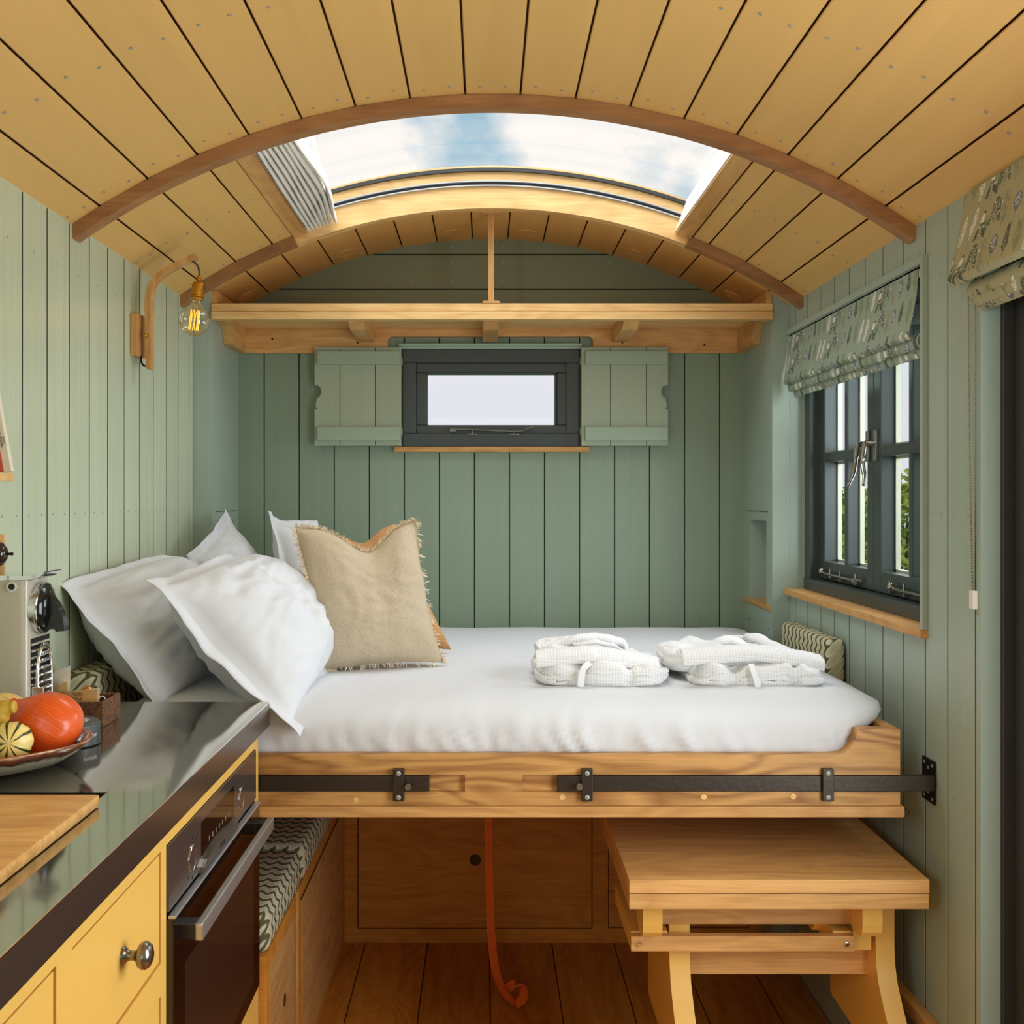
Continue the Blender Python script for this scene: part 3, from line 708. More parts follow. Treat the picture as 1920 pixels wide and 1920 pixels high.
for yy, dr in ((2.79, 1), (2.735, -1)):
    mb = MB(); mb.box(.977, .985, yy-.009, yy+.009, 1.475, 1.555, .003); mb.tube([(.98, yy, 1.52), (.955, yy, 1.52)], .008, 10)
    mb.tube(bez([(.955, yy-.004, 1.523), (.952, yy+.002, 1.50), (.950, yy+.006, 1.47), (.947, yy+.015*dr, 1.44), (.940, yy+.03*dr, 1.415)]), [.0075]*12+[.006]*12+[.0045]*9, 10)
    mb.build('window_handle', NICK, w2, smooth=50)
MB().box(.893, .985, 2.238, 3.262, 1.094, 1.112, .003).build('window_sill', OAK_Y, w2)
mb = MB(); mb.box(.898, XR, 2.236, 2.25, 1.112, 1.885, .001); mb.box(.898, XR, 2.25, 3.249, 1.868, 1.884, .001)
mb.build('architrave', SAGE, w2)

# ------------------------------------------------------------------ side door
dr = thing('door_1', (XR, 1.45, 0), kind='structure')
MB().box(XR-.0008, .9455, 1.9965, 2.012, 0, DZ+.02).build('door_jamb', SAGE, dr)
mb = MB(); mb.box(.946, 1.0, 1.99, 2.06, 0, DZ+.02, .003); mb.box(.946, 1.0, .86, .9, 0, DZ+.02); mb.box(.946, 1.0, .86, 2.06, DZ, DZ+.06, .003)
mb.build('door_frame', DOORDARK, dr)
mb = MB(); mb.box(.965, 1.0, 1.90, 1.985, .02, DZ, .004); mb.box(.965, 1.0, .92, 1.0, .02, DZ, .004); mb.box(.965, 1.0, 1.0, 1.90, .02, .35, .004); mb.box(.965, 1.0, 1.0, 1.90, DZ-.09, DZ, .004)
mb.build('door_leaf', DOORDARK, dr)
MB().box(.985, .989, 1.0, 1.9, .35, DZ-.09).build('glass', GLASS, dr)
t = MB().box(.885, XR, 2.0, 3.25, .30, .33, .003).build('baseboard_right', OAK_Y); tag(t, kind='structure')

# ------------------------------------------------------------------ printed roman blinds
def botanical(seed, bgc, H=352, Wd=440):
    rng = np.random.RandomState(seed)
    img = np.zeros((H, Wd, 3)); img[:] = bgc
    yy, xx = np.mgrid[0:H, 0:Wd]
    def blob(cx, cy, a, b, ang, col, al=1.0):
        dx = (xx-cx+Wd/2) % Wd-Wd/2; dy = (yy-cy+H/2) % H-H/2
        u = dx*math.cos(ang)+dy*math.sin(ang); v = -dx*math.sin(ang)+dy*math.cos(ang)
        m = ((u/a)**2+(v/b)**2) < 1; img[m] = img[m]*(1-al)+np.array(col)*al
    def line(x0, y0, x1, y1, w, col):
        L_ = math.hypot(x1-x0, y1-y0); blob((x0+x1)/2, (y0+y1)/2, L_/2+w, w, math.atan2(y1-y0, x1-x0), col)
    dk = srgb(84, 90, 80)[:3]; gr = srgb(112, 124, 84)[:3]; bl = srgb(110, 118, 132)[:3]; wh = srgb(224, 222, 208)[:3]; gy = srgb(122, 134, 120)[:3]; tn = srgb(168, 154, 118)[:3]
    def sprig(x, y, h, col, n=9, spread=.7, lw=2.0, leaf=9):
        line(x, y, x+h*.1, y-h, 1.2, dk)
        for i in range(n):
            t = .2+.8*i/n; px, py = x+h*.1*t, y-h*t
            for s in (-1, 1):
                a = -PI/2+s*spread; l = leaf*(1.5-t)
                blob(px+math.cos(a)*l, py+math.sin(a)*l, l, lw, a, col); 
                line(px, py, px+math.cos(a)*l*1.6, py+math.sin(a)*l*1.6, .8, dk)
    def curly(x, y, h):
        line(x, y, x+6, y-h, 1.2, dk)
        for i in range(6):
            t = .25+.75*i/6
            for s in (-1, 1):
                cx, cy = x+6*t+s*(22-14*t), y-h*t-8
                blob(cx, cy, 13, 6, s*.7, dk); blob(cx, cy, 10, 3.6, s*.7, gy); 
                for q in (-1, 0, 1): line(cx+q*5, cy-3, cx+q*5+2, cy+3, .8, wh)
    def dotted(x, y, r):
        line(x-8, y+r*2.4, x, y, 1.6, gy); blob(x, y, r*.85, r, .2, bl)
        for k in range(26):
            a = k*2.4; q = r*.78*math.sqrt((k+.5)/26); blob(x+q*math.cos(a)*.85, y+q*math.sin(a), 1.2, 2.2, .2, wh)
    def feather(x, y, h, w):
        blob(x, y, h/2, w, -1.25, wh)
        for k in range(int(h/7)):
            t = k/(h/7)-.5; px, py = x+math.cos(-1.25)*h*t, y+math.sin(-1.25)*h*t
            for s in (-1, 1): line(px, py, px+s*w*.7, py-5, .9, gy)
        line(x-h*.16, y+h*.48, x-h*.24, y+h*.8, 1.2, gy)
    def bird(x, y, col):
        blob(x, y, 9, 14, .4, col); blob(x+6, y-15, 5, 4, 0, dk); line(x+8, y-15, x+17, y-12, 1.2, dk); line(x-2, y+13, x-3, y+30, .9, dk); line(x+3, y+13, x+3, y+30, .9, dk)
    def grass(x, y, h, col):
        for k in range(3): a = -PI/2+(k-1)*.12; line(x+k*6, y, x+k*6+math.cos(a)*h, y+math.sin(a)*h, 3-abs(k-1), col)
    def fern(x, y, h, col):
        line(x, y, x+4, y-h, 1.2, col)
        for k in range(8):
            t = k/8; l = 26*(1-t*.6)
            for s in (-1, 1):
                a = -PI/2+s*(.65); px, py = x+4*t, y-h*(.1+.85*t)
                line(px, py, px+math.cos(a)*l, py+math.sin(a)*l, 1.0, col)
                for q in (.4, .7, 1.0): line(px+math.cos(a)*l*q, py+math.sin(a)*l*q, px+math.cos(a)*l*q+s*5, py+math.sin(a)*l*q-7, .9, col)
    ks = ['fern', 'dot', 'curl', 'feath', 'spr', 'grass', 'bird']; q = 0
    for r_ in range(4):
        for c_ in range(8):
            cx = c_*Wd/8+(r_ % 2)*Wd/16+rng.randint(-5, 6)+12; cy = r_*H/4+rng.randint(-6, 7)+30; k = ks[(c_*3+r_*2+q) % 7]; q += (c_ == 7)
            if k == 'fern': fern(cx, cy+36, 74, gr)
            if k == 'dot': dotted(cx, cy-6, 21)
            if k == 'curl': curly(cx, cy+36, 64)
            if k == 'feath': feather(cx, cy, 76, 11)
            if k == 'spr': sprig(cx, cy+38, 74, dk, 11, .75, 1.6, 9)
            if k == 'grass': grass(cx-5, cy+38, 76, gy); grass(cx+16, cy+38, 54, tn); blob(cx-16, cy-14, 3.4, 5, .3, wh)
            if k == 'bird': bird(cx, cy-6, wh); grass(cx+18, cy+34, 40, gr); curly(cx-6, cy+46, 30)
    for k in range(40):
        x, y = rng.randint(0, Wd), rng.randint(0, H)
        line(x, y, x+rng.randint(-8, 8), y-rng.randint(20, 46), .9, tn if k % 2 else gy)
    return img
def blind_cloth(name, parent, fn, nu, nv, mw, mh, img, u0=0.0, v0=0.0, thick=.0015):
    """fn(u,v) -> point; v runs down the drop. colour from the print, 1 px = .75 mm"""
    mb = MB(); mb.grid(fn, nu, nv)
    o = mb.build(name, PRINT, parent, smooth=True, fixn=False)
    me = o.data; ca = me.color_attributes.new('print', 'FLOAT_COLOR', 'POINT')
    j, i = np.mgrid[0:nv+1, 0:nu+1]
    px = ((u0+i/nu*mw)/.00075).astype(int) % img.shape[1]; py = ((v0+j/nv*mh)/.00075).astype(int) % img.shape[0]
    c = np.ones(((nv+1)*(nu+1), 4), dtype=np.float32); c[:, :3] = img[py.ravel(), px.ravel()]
    ca.data.foreach_set('color', c.ravel())
    sm = o.modifiers.new('cloth', 'SOLIDIFY'); sm.thickness = thick; sm.offset = 0
    return o
img1 = botanical(3, srgb(150, 164, 146)[:3]); img2 = botanical(11, srgb(168, 164, 132)[:3])
rb = thing('roman_blind', (.89, 2.75, 1.68), 'sage printed roman blind half lowered over the window beside the bed', 'blind', 'printed roman blinds on the right wall')
# main drop: y 3.245..2.274, z 1.862..1.715
def f1(u, v):
    y = 3.243-u*(3.243-2.274); z = 1.862-v*.147
    x = .9045-.020*v**1.5-.0015*math.sin(u*11+v*3)*v
    if v > .93: x += .010*((v-.93)/.07)**1.5; z += .002*((v-.93)/.07)
    if u < .02: x += .003
    return (x, y+.004*math.sin(v*5)*(.5-u), z)
blind_cloth('front_cloth', rb, f1, 560, 96, .969, .15, img1)
def f2(u, v):
    y = 3.232-u*(3.232-2.262); z = 1.7265-v*.031; x = .905-.006*math.sin(v*PI)
    return (x, y, z)
blind_cloth('lower_fold', rb, f2, 480, 20, .97, .034, img1, .3, .26)
def f3(u, v):
    y = 3.215-u*(3.215-2.262); z = 1.7085-v*.030; x = .917-.006*math.sin(v*PI)
    return (x, y, z)
blind_cloth('bottom_fold', rb, f3, 480, 20, .95, .034, img1, .1, .12)
MB().box(.9062, .9092, 2.262, 3.245, 1.845, 1.8615, .001).build('head_rail', WHITEP, rb)
rb2 = thing('roman_blind', (.88, 1.5, 1.74), 'beige printed roman blind with a bead chain above the side door', 'blind', 'printed roman blinds on the right wall')
def g1(u, v):
    y = 2.045-u*1.14; z = 1.952-v*.175
    x = .901-.033*v**1.4-.002*math.sin(u*9+v*2)*v
    if v > .93: x += .012*((v-.93)/.07)**1.5; z += .002*((v-.93)/.07)
    return (x, y, z)
blind_cloth('front_cloth', rb2, g1, 600, 100, 1.14, .17, img2, .30, .02)
def g2(u, v): return (.903-.008*math.sin(v*PI), 2.02-u*1.11, 1.785-v*.034)
blind_cloth('middle_fold', rb2, g2, 420, 20, 1.11, .036, img2, .2, .3)
def g3(u, v): return (.908-.008*math.sin(v*PI), 2.005-u*1.1, 1.765-v*.03)
blind_cloth('lower_fold', rb2, g3, 420, 20, 1.1, .034, img2, .1, .15)
def g4(u, v): return (.912-.006*math.sin(v*PI), 1.99-u*1.09, 1.75-v*.024)
blind_cloth('bottom_fold', rb2, g4, 420, 20, 1.1, .028, img2, .35, .4)
MB().box(.9045, .909, .9, 2.04, 1.925, 1.942, .001).build('head_rail', WHITEP, rb2)
def beads(parent, path, step=.0046, r=.0019):
    path = [Vector(p) for p in path]; pts = []; 
    for a, b in zip(path, path[1:]):
        n = max(1, int((b-a).length/step)); pts += [a.lerp(b, k/n) for k in range(n)]
    bm = bmesh.new(); bmesh.ops.create_icosphere(bm, subdivisions=1, radius=r); bm.verts.index_update()
    vs = [v.co.copy() for v in bm.verts]; fs = [[v.index for v in f.verts] for f in bm.faces]; bm.free(); mb = MB()
    for p in pts: mb.add([p+v for v in vs], fs)
    mb.tube(path, .0006, 4)
    return mb.build('bead_chain', pm('bead_chain_metal', srgb(150, 140, 120), .35, .6), parent, kind='stuff', smooth=True)
beads(rb2, bez([(.9035, 2.035, 1.76), (.9035, 2.03, 1.5), (.9045, 2.025, 1.30), (.9045, 2.022, 1.21)], 5))
beads(rb2, bez([(.9035, 2.006, 1.745), (.9035, 2.006, 1.5), (.9045, 2.012, 1.30), (.9045, 2.018, 1.21)], 5))
MB().box(.899, XR, 2.006, 2.024, 1.177, 1.212, .003).build('chain_tensioner', WHITEP, rb2)

# ------------------------------------------------------------------ wall lamp
la = thing('wall_lamp', (XL, 2.7, 1.73), 'bent oak wall lamp with a bare amber filament bulb on the left wall', 'lamp')
MB().box(XL, XL+.020, 2.672, 2.737, 1.733, 1.838, .004).build('back_plate', OAK_Z, la)
ap = [P(281, 692, 2.70), P(281, 640, 2.70), P(280, 600, 2.70), P(279, 568, 2.70), P(284, 541, 2.70), P(299, 519, 2.70), P(325, 502, 2.70), P(369, 481, 2.70)]
MB().ribbon(bez(ap, 6), .030, .0125, (0, 1, 0)).build('arm', OAK_Z, la, smooth=40)
MB().lathe([(.006, 0), (.006, .004), (.003, .006), (0, .006)], 12, basis(P(271, 629, 2.68), (0, 1, 0), (0, 0, 1))).build('fixing_knob', BRASS, la)
MB().tube(bez([P(360, 489, 2.70), P(368, 495, 2.70), P(373, 505, 2.70), P(374, 518, 2.70)], 6), .0026, 8).build('cord', pm('grey_braided_cord', srgb(78, 72, 74), .8), la, smooth=True)
MB().tube(bez([P(265, 667, 2.70), P(265, 678, 2.70), P(270, 686, 2.70), P(277, 684, 2.70)], 5), .0026, 8).build('cord', BLACKM, la, smooth=True)
bc = P(364.5, 601, 2.70); top = P(374, 517, 2.70); axv = (top-bc).normalized()
Mq = axv.to_track_quat('Z', 'Y').to_matrix().to_4x4(); Mq.translation = bc
h = (top-bc).length
MB().lathe([(.003, h+.001), (.0055, h-.002), (.006, h-.012), (.0095, h-.016), (.0145, h-.019), (.0155, h-.026), (.0155, h-.048), (.0175, h-.050), (.0175, h-.053), (.0155, h-.054), (.0175, h-.056), (.0175, h-.060), (.013, h-.061), (.010, h-.060), (0, h-.060)], 32, Mq).build('socket', BRASS, la, smooth=30)
pr = [(.0105, h-.060), (.011, .046), (.0135, .041), (.020, .035)]
pr += [(.0385*math.sin(a), .0385*math.cos(a)) for a in [0.62+(PI-.62)*i/22 for i in range(23)]]
MB().lathe(pr, 40, Mq).build('bulb_glass', GLASS_BULB, la, smooth=60)
FIL = pm('glowing_filament', srgb(255, 170, 60), .5, emit=srgb(255, 160, 50), estr=2.2)
mb = MB()
for k in range(8):
    a = 2*PI*k/8; a2 = a+.5
    mb.tube([Mq @ Vector((.011*math.cos(a), .011*math.sin(a), .026)), Mq @ Vector((.0115*math.cos(a2), .0115*math.sin(a2), -.024))], .0009, 6)
mb.build('filament', FIL, la, kind='stuff')
MB().tube([Mq @ Vector((0, 0, h-.062)), Mq @ Vector((0, 0, .020))], [.006, .0022], 10).build('glass_stem', GLASS_BULB, la, smooth=True)

# ------------------------------------------------------------------ bed frame
bed = thing('bed', (.02, 2.8, .743), 'oak pull-down bed frame with black sliding bolts under the white bedding', 'bed')
k = .0010735
def fx(px): return (px-910)*k
def fz(py): return EYE-(py-932)*k
xl, xr = -.80, .835
cur = [(fx(1565), .8665), (fx(1580), .869), (fx(1592), .8765), (fx(1600), .888), (fx(1605), .900), (fx(1608), .9165), (fx(1610), .917)]
mb = MB(); mb.prism([(xl, .8257), (xr, .8257), (xr, .917)]+list(reversed(cur))+[(xl+.095, .8665), (xl+.08, .869), (xl+.062, .888), (xl+.057, .917), (xl, .917)], 'Y', 2.19, 2.222)
mb.prism([(xl, .7645), (xr, .7645), (xr, .7924), (xl, .7924)], 'Y', 2.19, 2.222)
mb.box(-.041, .075, 2.19, 2.222, .7924, .8257); mb.box(xl, xr, 2.201, 2.222, .7924, .8257)
mb.build('front_rail', OAK_BED, bed)
MB().box(xl, .8405, 2.180, 2.222, .743, .7642, .0015).build('bottom_lip', OAK_X, bed)
for x0, x1 in ((xr-.022, xr), (xl, xl+.022)): MB().box(x0, x1, 2.222, 3.20, .743, .917, .0015).build('end_board', OAK_Y, bed)
MB().box(xl+.02, xr-.02, 2.222, 3.2, .765, .78).build('base_panel', OAK_Y, bed)
MB().box(xl, xr, 3.2, 3.22, .743, .86).build('rear_rail', OAK_X, bed)
for x0, x1 in ((-.868, fx(805)), (fx(1045), .903)):
    MB().box(x0, x1, 2.186, 2.2005, .7935, .8245, .001).build('sliding_bolt', STEEL_D, bed)
for x in (fx(748), fx(1100), fx(1550), -.62):
    kp = MB().box(x-.0112, x+.0112, 2.178, 2.1855, .7755, .8397, .0012)
    kp.box(x-.0112, x+.0112, 2.1855, 2.19, .7755, .7922); kp.box(x-.0112, x+.0112, 2.1855, 2.19, .8258, .8397)
    kp = kp.build('keeper_strap', STEEL_D, bed)
    mb = MB()
    for z in (.7835, .8315): mb.lathe([(.0052, 0), (.0050, .0008), (.0036, .0018), (.0015, .0022), (.0015, .0008), (0, .0008)], 12, basis((x, 2.178, z), (1, 0, 0), (0, 0, 1)))
    mb.build('screw', SCREW, kp, kind='stuff', smooth=40)
for x, z in ((fx(766), fz(1471)), (fx(1085), fz(1471))): MB().lathe([(.0055, -.002), (.0055, .010), (.0068, .0105), (.0068, .0165), (.006, .018), (0, .018)], 20, basis((x, 2.186, z), (1, 0, 0), (0, 0, 1))).build('bolt_pin', pm('steel_pin', srgb(130, 122, 112), .4, .9), bed, smooth=30)
MB().tube(bez([(.840, 2.19, .752), (.848, 2.188, .757), (.853, 2.188, .752), (.848, 2.188, .746)], 5), .0015, 6).build('small_hook', STEEL_D, bed)
mb = MB()
for x, z in ((-.26, .775), (.155, .781), (.44, .781), (.62, .782)): mb.lathe([(.0058, 0), (.0058, .0004), (0, .0004)], 14, basis((x, 2.19, z), (1, 0, 0), (0, 0, 1)))
mb.build('wooden_plugs', OAK_LX, bed, kind='stuff')
for xx, s in ((XR, -1), (XL, 1)):
    sp = thing('strike_plate', (xx, 2.225, .805), 'black steel plate on the %s wall receiving the bed bolt' % ('right' if s < 0 else 'left'), 'bracket')
    mb = MB(); mb.box(xx, xx+s*.004, 2.193, 2.257, .763, .850, .0008); mb.build('plate', BLACKM, sp)
    mb = MB()
    for y, z in ((2.205, .84), (2.245, .84), (2.225, .832), (2.205, .772), (2.245, .772), (2.225, .782)): mb.lathe([(.0035, 0), (.0035, .0006), (0, .0006)], 8, basis((xx+s*.004, y, z), (0, s, 0), (0, 0, 1)))
    mb.build('screw_heads', SCREW, sp, kind='stuff')

# ------------------------------------------------------------------ duvet (mattress dressed in white)
def rrect(x0, x1, y0, y1, rs, n):
    """n points round a rounded rectangle, radii rs per corner (front-left, front-right, back-right, back-left)"""
    segs = []; c = [(x0, y0, rs[0], PI, 1.5*PI), (x1, y0, rs[1], 1.5*PI, 2*PI), (x1, y1, rs[2], 0, .5*PI), (x0, y1, rs[3], .5*PI, PI)]
    pts = []
    for (cx, cy, r, a0, a1) in c:
        sx = cx+(r if cx == x0 else -r); sy = cy+(r if cy == y0 else -r)
        for i in range(13): a = a0+(a1-a0)*i/12; pts.append((sx+r*math.cos(a), sy+r*math.sin(a)))
    pts.append(pts[0]); d = [0]
    for a, b in zip(pts, pts[1:]): d.append(d[-1]+math.hypot(b[0]-a[0], b[1]-a[1]))
    out = []; j = 0
    for i in range(n):
        t = d[-1]*i/n
        while d[j+1] < t: j += 1
        f = (t-d[j])/max(1e-9, d[j+1]-d[j]); out.append((pts[j][0]+(pts[j+1][0]-pts[j][0])*f, pts[j][1]+(pts[j+1][1]-pts[j][1])*f, t))
    return out
def duvet():
    mb = MB(); n = 620
    prof = [(.016, .842, 0), (.010, .858, .1), (.006, .868, .6), (.002, .878, 1), (0, .892, 1), (.001, .906, .9), (.006, .922, .7), (.018, .938, .5), (.034, .950, .35), (.055, .959, .3), (.085, .9655, .25), (.13, .9695, .25), (.19, .972, .3), (.27, .973, .3), (.36, .9735, .3), (.46, .974, .3), (.58, .974, .3)]
    for q, (ins, z, wr) in enumerate(prof):
        xr_ = .806 if z < .9 else (.806+.036*min(1, (z-.9)/.035) if z < .95 else .842-(ins-.034)*.82)
        ring_ = rrect(-.776+ins, xr_, 2.210+ins, 3.585-ins, [max(.03, .12-ins*.3), max(.03, .11-ins*.25), max(.03, .07-ins*.2), .05], n)
        for x, y, t in ring_:
            p = Vector((x*1.0, y, z))
            front = max(0, 1-abs(y-2.21)/.06)
            if ins < .1:
                w = wr*(mn.noise(Vector((t*9, z*10, 3)))*.007+(abs(mn.noise(Vector((t*24+z*14, z*9, 4))))-.2)*.020*(1 if z < .915 else .45)+mn.noise(Vector((t*60, z*12, 8)))*.0040*(1 if z < .9 else .2))
                nx = 1 if x > .70 else 0
                p.y -= w*(1 if y < 2.4 else 0)*1.0; p.x += w*nx
            p.z += mn.noise(Vector((x*4.5, y*4.5, 1)))*.0055*min(1, ins*6)+mn.noise(Vector((x*14, y*9, 5)))*.0016*min(1, ins*8)
            if x > .55: p.z -= .012*min(1, ins*8)*((x-.55)/.27)**2*0
            mb.v.append(p[:])
    m = len(prof)
    for i in range(m-1):
        for q in range(n): mb.f.append((i*n+q, i*n+(q+1) % n, (i+1)*n+(q+1) % n, (i+1)*n+q))
    # close the top: strip between front and back halves of the last ring
    lr = [(m-1)*n+q for q in range(n)]
    mb.f.append(tuple(lr))
    return mb
du = duvet().build('duvet', LINEN, None, smooth=True); tag(du, 'plump white cotton duvet covering the whole mattress on the oak bed', 'bedding')

# ------------------------------------------------------------------ pillows and cushions
def pillow(c, thick, flange, seed, nu=64, pinch=.05, chop=None, wr=1.0, flw=.012, pw=2.2, cr=(0, 0, 0, 0)):
    TL, TR, BR, BL = [Vector(q) for q in c]; Cn = (TL+TR+BR+BL)/4
    nrm = ((TR-TL)+(BR-BL)).cross((BL-TL)+(BR-TR)).normalized()
    if nrm.dot(Vector((0, 0, EYE))-Cn) < 0 and nrm.y > 0: nrm = -nrm
    up = ((TL+TR)-(BL+BR)).normalized()
    mb = MB(); a = 1-flange
    def pt(u, v, side):
        u0, v0 = u*2-1, v*2-1
        uu = u0*(1-pinch*(1-v0*v0)*abs(u0)); vv = v0*(1-pinch*(1-u0*u0)*abs(v0))
        s, t = (uu+1)/2, (vv+1)/2
        ck_ = cr[(0 if u < .5 else 1) if v < .5 else (3 if u < .5 else 2)]*abs(u0)**3*abs(v0)**3
        s, t = s+(.5-s)*ck_, t+(.5-t)*ck_
        b = TL*(1-s)*(1-t)+TR*s*(1-t)+BR*s*t+BL*(1-s)*t
        iu, iv = min(1, abs(u0)/a), min(1, abs(v0)/a)
        hgt = ((1-iu**pw)*(1-iv**pw))**.5*thick/2
        n1 = mn.noise(Vector((u0*2.2+seed, v0*2.2, side*3)))*.16+mn.noise(Vector((u0*5+seed, v0*5, side*7+1)))*.07
        edge = max(abs(u0), abs(v0))
        ridge = abs(mn.noise(Vector((u0*3.1+seed*2, v0*6.2, side*5+2))))*-.12+abs(mn.noise(Vector((u0*7+v0*5+seed, v0*4-u0*3, 4+side))))*-.06
        hgt *= 1+(n1+ridge)*wr
        fw = flw*(mn.noise(Vector((u0*1.5+seed*3, v0*1.5, 9)))+.3*mn.noise(Vector((u0*4+seed*3, v0*4, 19))))*(max(0, (edge-a*.9)/(1-a*.9)))**1.2*1.6
        hgt += .0016*(1 if edge < .999 else .3)
        p = b+nrm*(side*hgt+fw)
        if chop:
            cu, cw, cd_ = chop; f = math.exp(-((u0-cu)/cw)**2)*max(0, (1-v)**1.6); p += -up*cd_*f; p -= nrm*side*hgt*.5*f*.8
        return p
    mb.grid(lambda u, v: pt(u, v, 1), nu, nu); mb.grid(lambda u, v: pt(u, v, -1), nu, nu)
    n1 = nu+1; o2 = n1*n1; rim = [i for i in range(n1)]+[j*n1+nu for j in range(1, n1)]+[nu*n1+i for i in range(nu-1, -1, -1)]+[j*n1 for j in range(nu-1, 0, -1)]
    for x, y in zip(rim, rim[1:]+rim[:1]): mb.f.append((x, y, o2+y, o2+x))
    mb.frame = (pt, nrm)
    return mb
pg = 'white pillows at the head of the bed'
a = pillow([P(95, 1095, 2.22), P(330, 1018, 2.90), P(490, 1225, 2.86), P(300, 1362, 2.21)], .21, .15, 1.0, wr=1.3, flw=.018, cr=(.05, .22, .1, .1))
tag(a.build('pillow', LINEN, None, smooth=True), 'white flanged pillow at far left, behind the coffee machine end of the worktop', 'pillow', pg)
a = pillow([P(268, 1086, 2.19), P(482, 1020, 2.80), P(650, 1225, 2.72), P(550, 1394, 2.17)], .23, .14, 4.3, wr=1.2, flw=.020, cr=(0, .38, .3, 0), pinch=.03)
tag(a.build('pillow', LINEN, None, smooth=True), 'white flanged pillow in front, its corner drooping over the bed rail', 'pillow', pg)
a = pillow([P(350, 1040, 2.98), P(420, 955, 3.20), P(545, 1150, 3.32), P(450, 1230, 3.02)], .16, .16, 8.1, wr=1.2, flw=.016)
tag(a.build('pillow', LINEN, None, smooth=True), 'white pillow in the corner of the alcove with a pointed top corner', 'pillow', pg)
a = pillow([P(497, 960, 3.12), P(596, 975, 3.3), P(650, 1180, 3.3), P(575, 1235, 3.02)], .15, .15, 12.7, wr=1.2, flw=.016)
tag(a.build('pillow', LINEN, None, smooth=True), 'white pillow directly behind the fringed cream cushion', 'pillow', pg)

tc_ = pillow([P(590, 1000, 2.82), P(742, 982, 2.90), P(846, 1218, 2.84), P(640, 1235, 2.80)], .10, .04, 20.0, chop=(.05, .4, .03), pinch=.06)
tag(tc_.build('cushion', TAN, None, smooth=True), 'plain tan cushion mostly hidden behind the fringed cream cushion', 'cushion')
cu = pillow([P(553, 988, 2.60), P(777, 976, 2.70), P(829, 1243, 2.66), P(603, 1258, 2.56)], .13, .03, 31.0, chop=(.12, .42, .062), pinch=.05, wr=.7, pw=2.6)
cq = thing('cushion', P(715, 1250, 2.62), 'cream woven square cushion with a fringed edge and a karate-chopped top', 'cushion')
cu.build('cushion_cover', CREAM, cq, smooth=True)
ptf, nr = cu.frame; mb = MB(); rnd = random.Random(5)
edges = [(lambda t: (t, 0.0)), (lambda t: (1.0, t)), (lambda t: (t, 1.0)), (lambda t: (0.0, t))]
for ei, ef in enumerate(edges):
    for q in range(380):
        t = (q+rnd.random())/380; u, v = ef(t)
        if ei == 1 and t > .04 and t < .93 and rnd.random() < .75: continue
        if ei == 2 and t > .12 and rnd.random() < .8: continue
        p = ptf(u, v, 1); c = ptf(.5, .5, 1)-nr*.065; out = (p-c); out -= nr*out.dot(nr)
        d = [Vector((0, 0, 1)), Vector((1, 0, 0)), Vector((0, 0, -1)), Vector((-1, 0, 0))][ei]
        d = (d+Vector((rnd.uniform(-.8, .8), rnd.uniform(-.6, .2), rnd.uniform(-.7, .7)))).normalized(); l = rnd.uniform(.007, .015)
        side = Vector((rnd.uniform(-1, 1), rnd.uniform(-1, 1), rnd.uniform(-1, 1))).normalized()*.0014
        mid = p+d*l*.55+Vector((0, 0, -.001)); end = p+d*l+Vector((rnd.uniform(-.003, .003), 0, -.003))
        b = len(mb.v); mb.v += [(p-side)[:], (p+side)[:], (mid+side)[:], (mid-side)[:], (end+side*.4)[:], (end-side*.4)[:]]; mb.f += [(b, b+1, b+2, b+3), (b+3, b+2, b+4, b+5)]
mb.build('fringe', FRINGE, cq, kind='stuff', fixn=False)

# ------------------------------------------------------------------ folded bathrobes
def slab(x0, x1, y0, y1, z0, h, seed, rot=0, px=3.2, noise=.006, topf=None, cre=(), nu=200, nv=14, fold=0.0):
    cx, cy = (x0+x1)/2, (y0+y1)/2; lx, ly = (x1-x0)/2, (y1-y0)/2; mb = MB(); cr, sr = math.cos(rot), math.sin(rot)
    prof = [(.90, 0), (.97, .06), (1.0, .18), (1.01, .34), (1.005, .47), (.985, .52), (1.0, .58), (1.0, .70), (.985, .82), (.95, .92), (.88, .98), (.76, 1.0), (.55, 1.0), (.3, 1.0), (.0001, 1.0)]
    def f(u, v):
        i = v*(len(prof)-1); a = int(min(i, len(prof)-2)); t = i-a; s = prof[a][0]*(1-t)+prof[a+1][0]*t; zz = prof[a][1]*(1-t)+prof[a+1][1]*t
        if fold == 0 and .45 < zz < .6: s = 1.0
        th = 2*PI*u; c_, s_ = math.cos(th), math.sin(th); ex = 2/px
        X = s*lx*math.copysign(abs(c_)**ex, c_); Y = s*ly*math.copysign(abs(s_)**ex, s_)
        nn = mn.noise(Vector((X*18+seed, Y*14, zz*1.5)))*noise; n2 = (abs(mn.noise(Vector((X*38+seed, Y*22, zz*3))))-.2)*noise*.9
        hz = h*zz*(topf(X/lx, Y/ly) if topf else 1)
        for c, w_, dp in cre:
            g = math.exp(-((X-c+.10*(Y+ly)*(1 if c > 0 else -1))/w_)**2)*max(0, min(1, (.2*ly-Y)/(.9*ly))); hz -= dp*g*zz; Y += dp*1.3*g*(zz > .05)*(Y < 0)*s
        k_ = 1+nn/max(.04, lx)*1.2
        return (cx+X*k_*cr-Y*k_*sr, cy+X*k_*sr+Y*k_*cr, z0+hz+((nn+n2)*1.1 if zz > .3 else 0))
    mb.grid(f, nu, (len(prof)-1)*3, close_u=True); return mb
zt = .9735
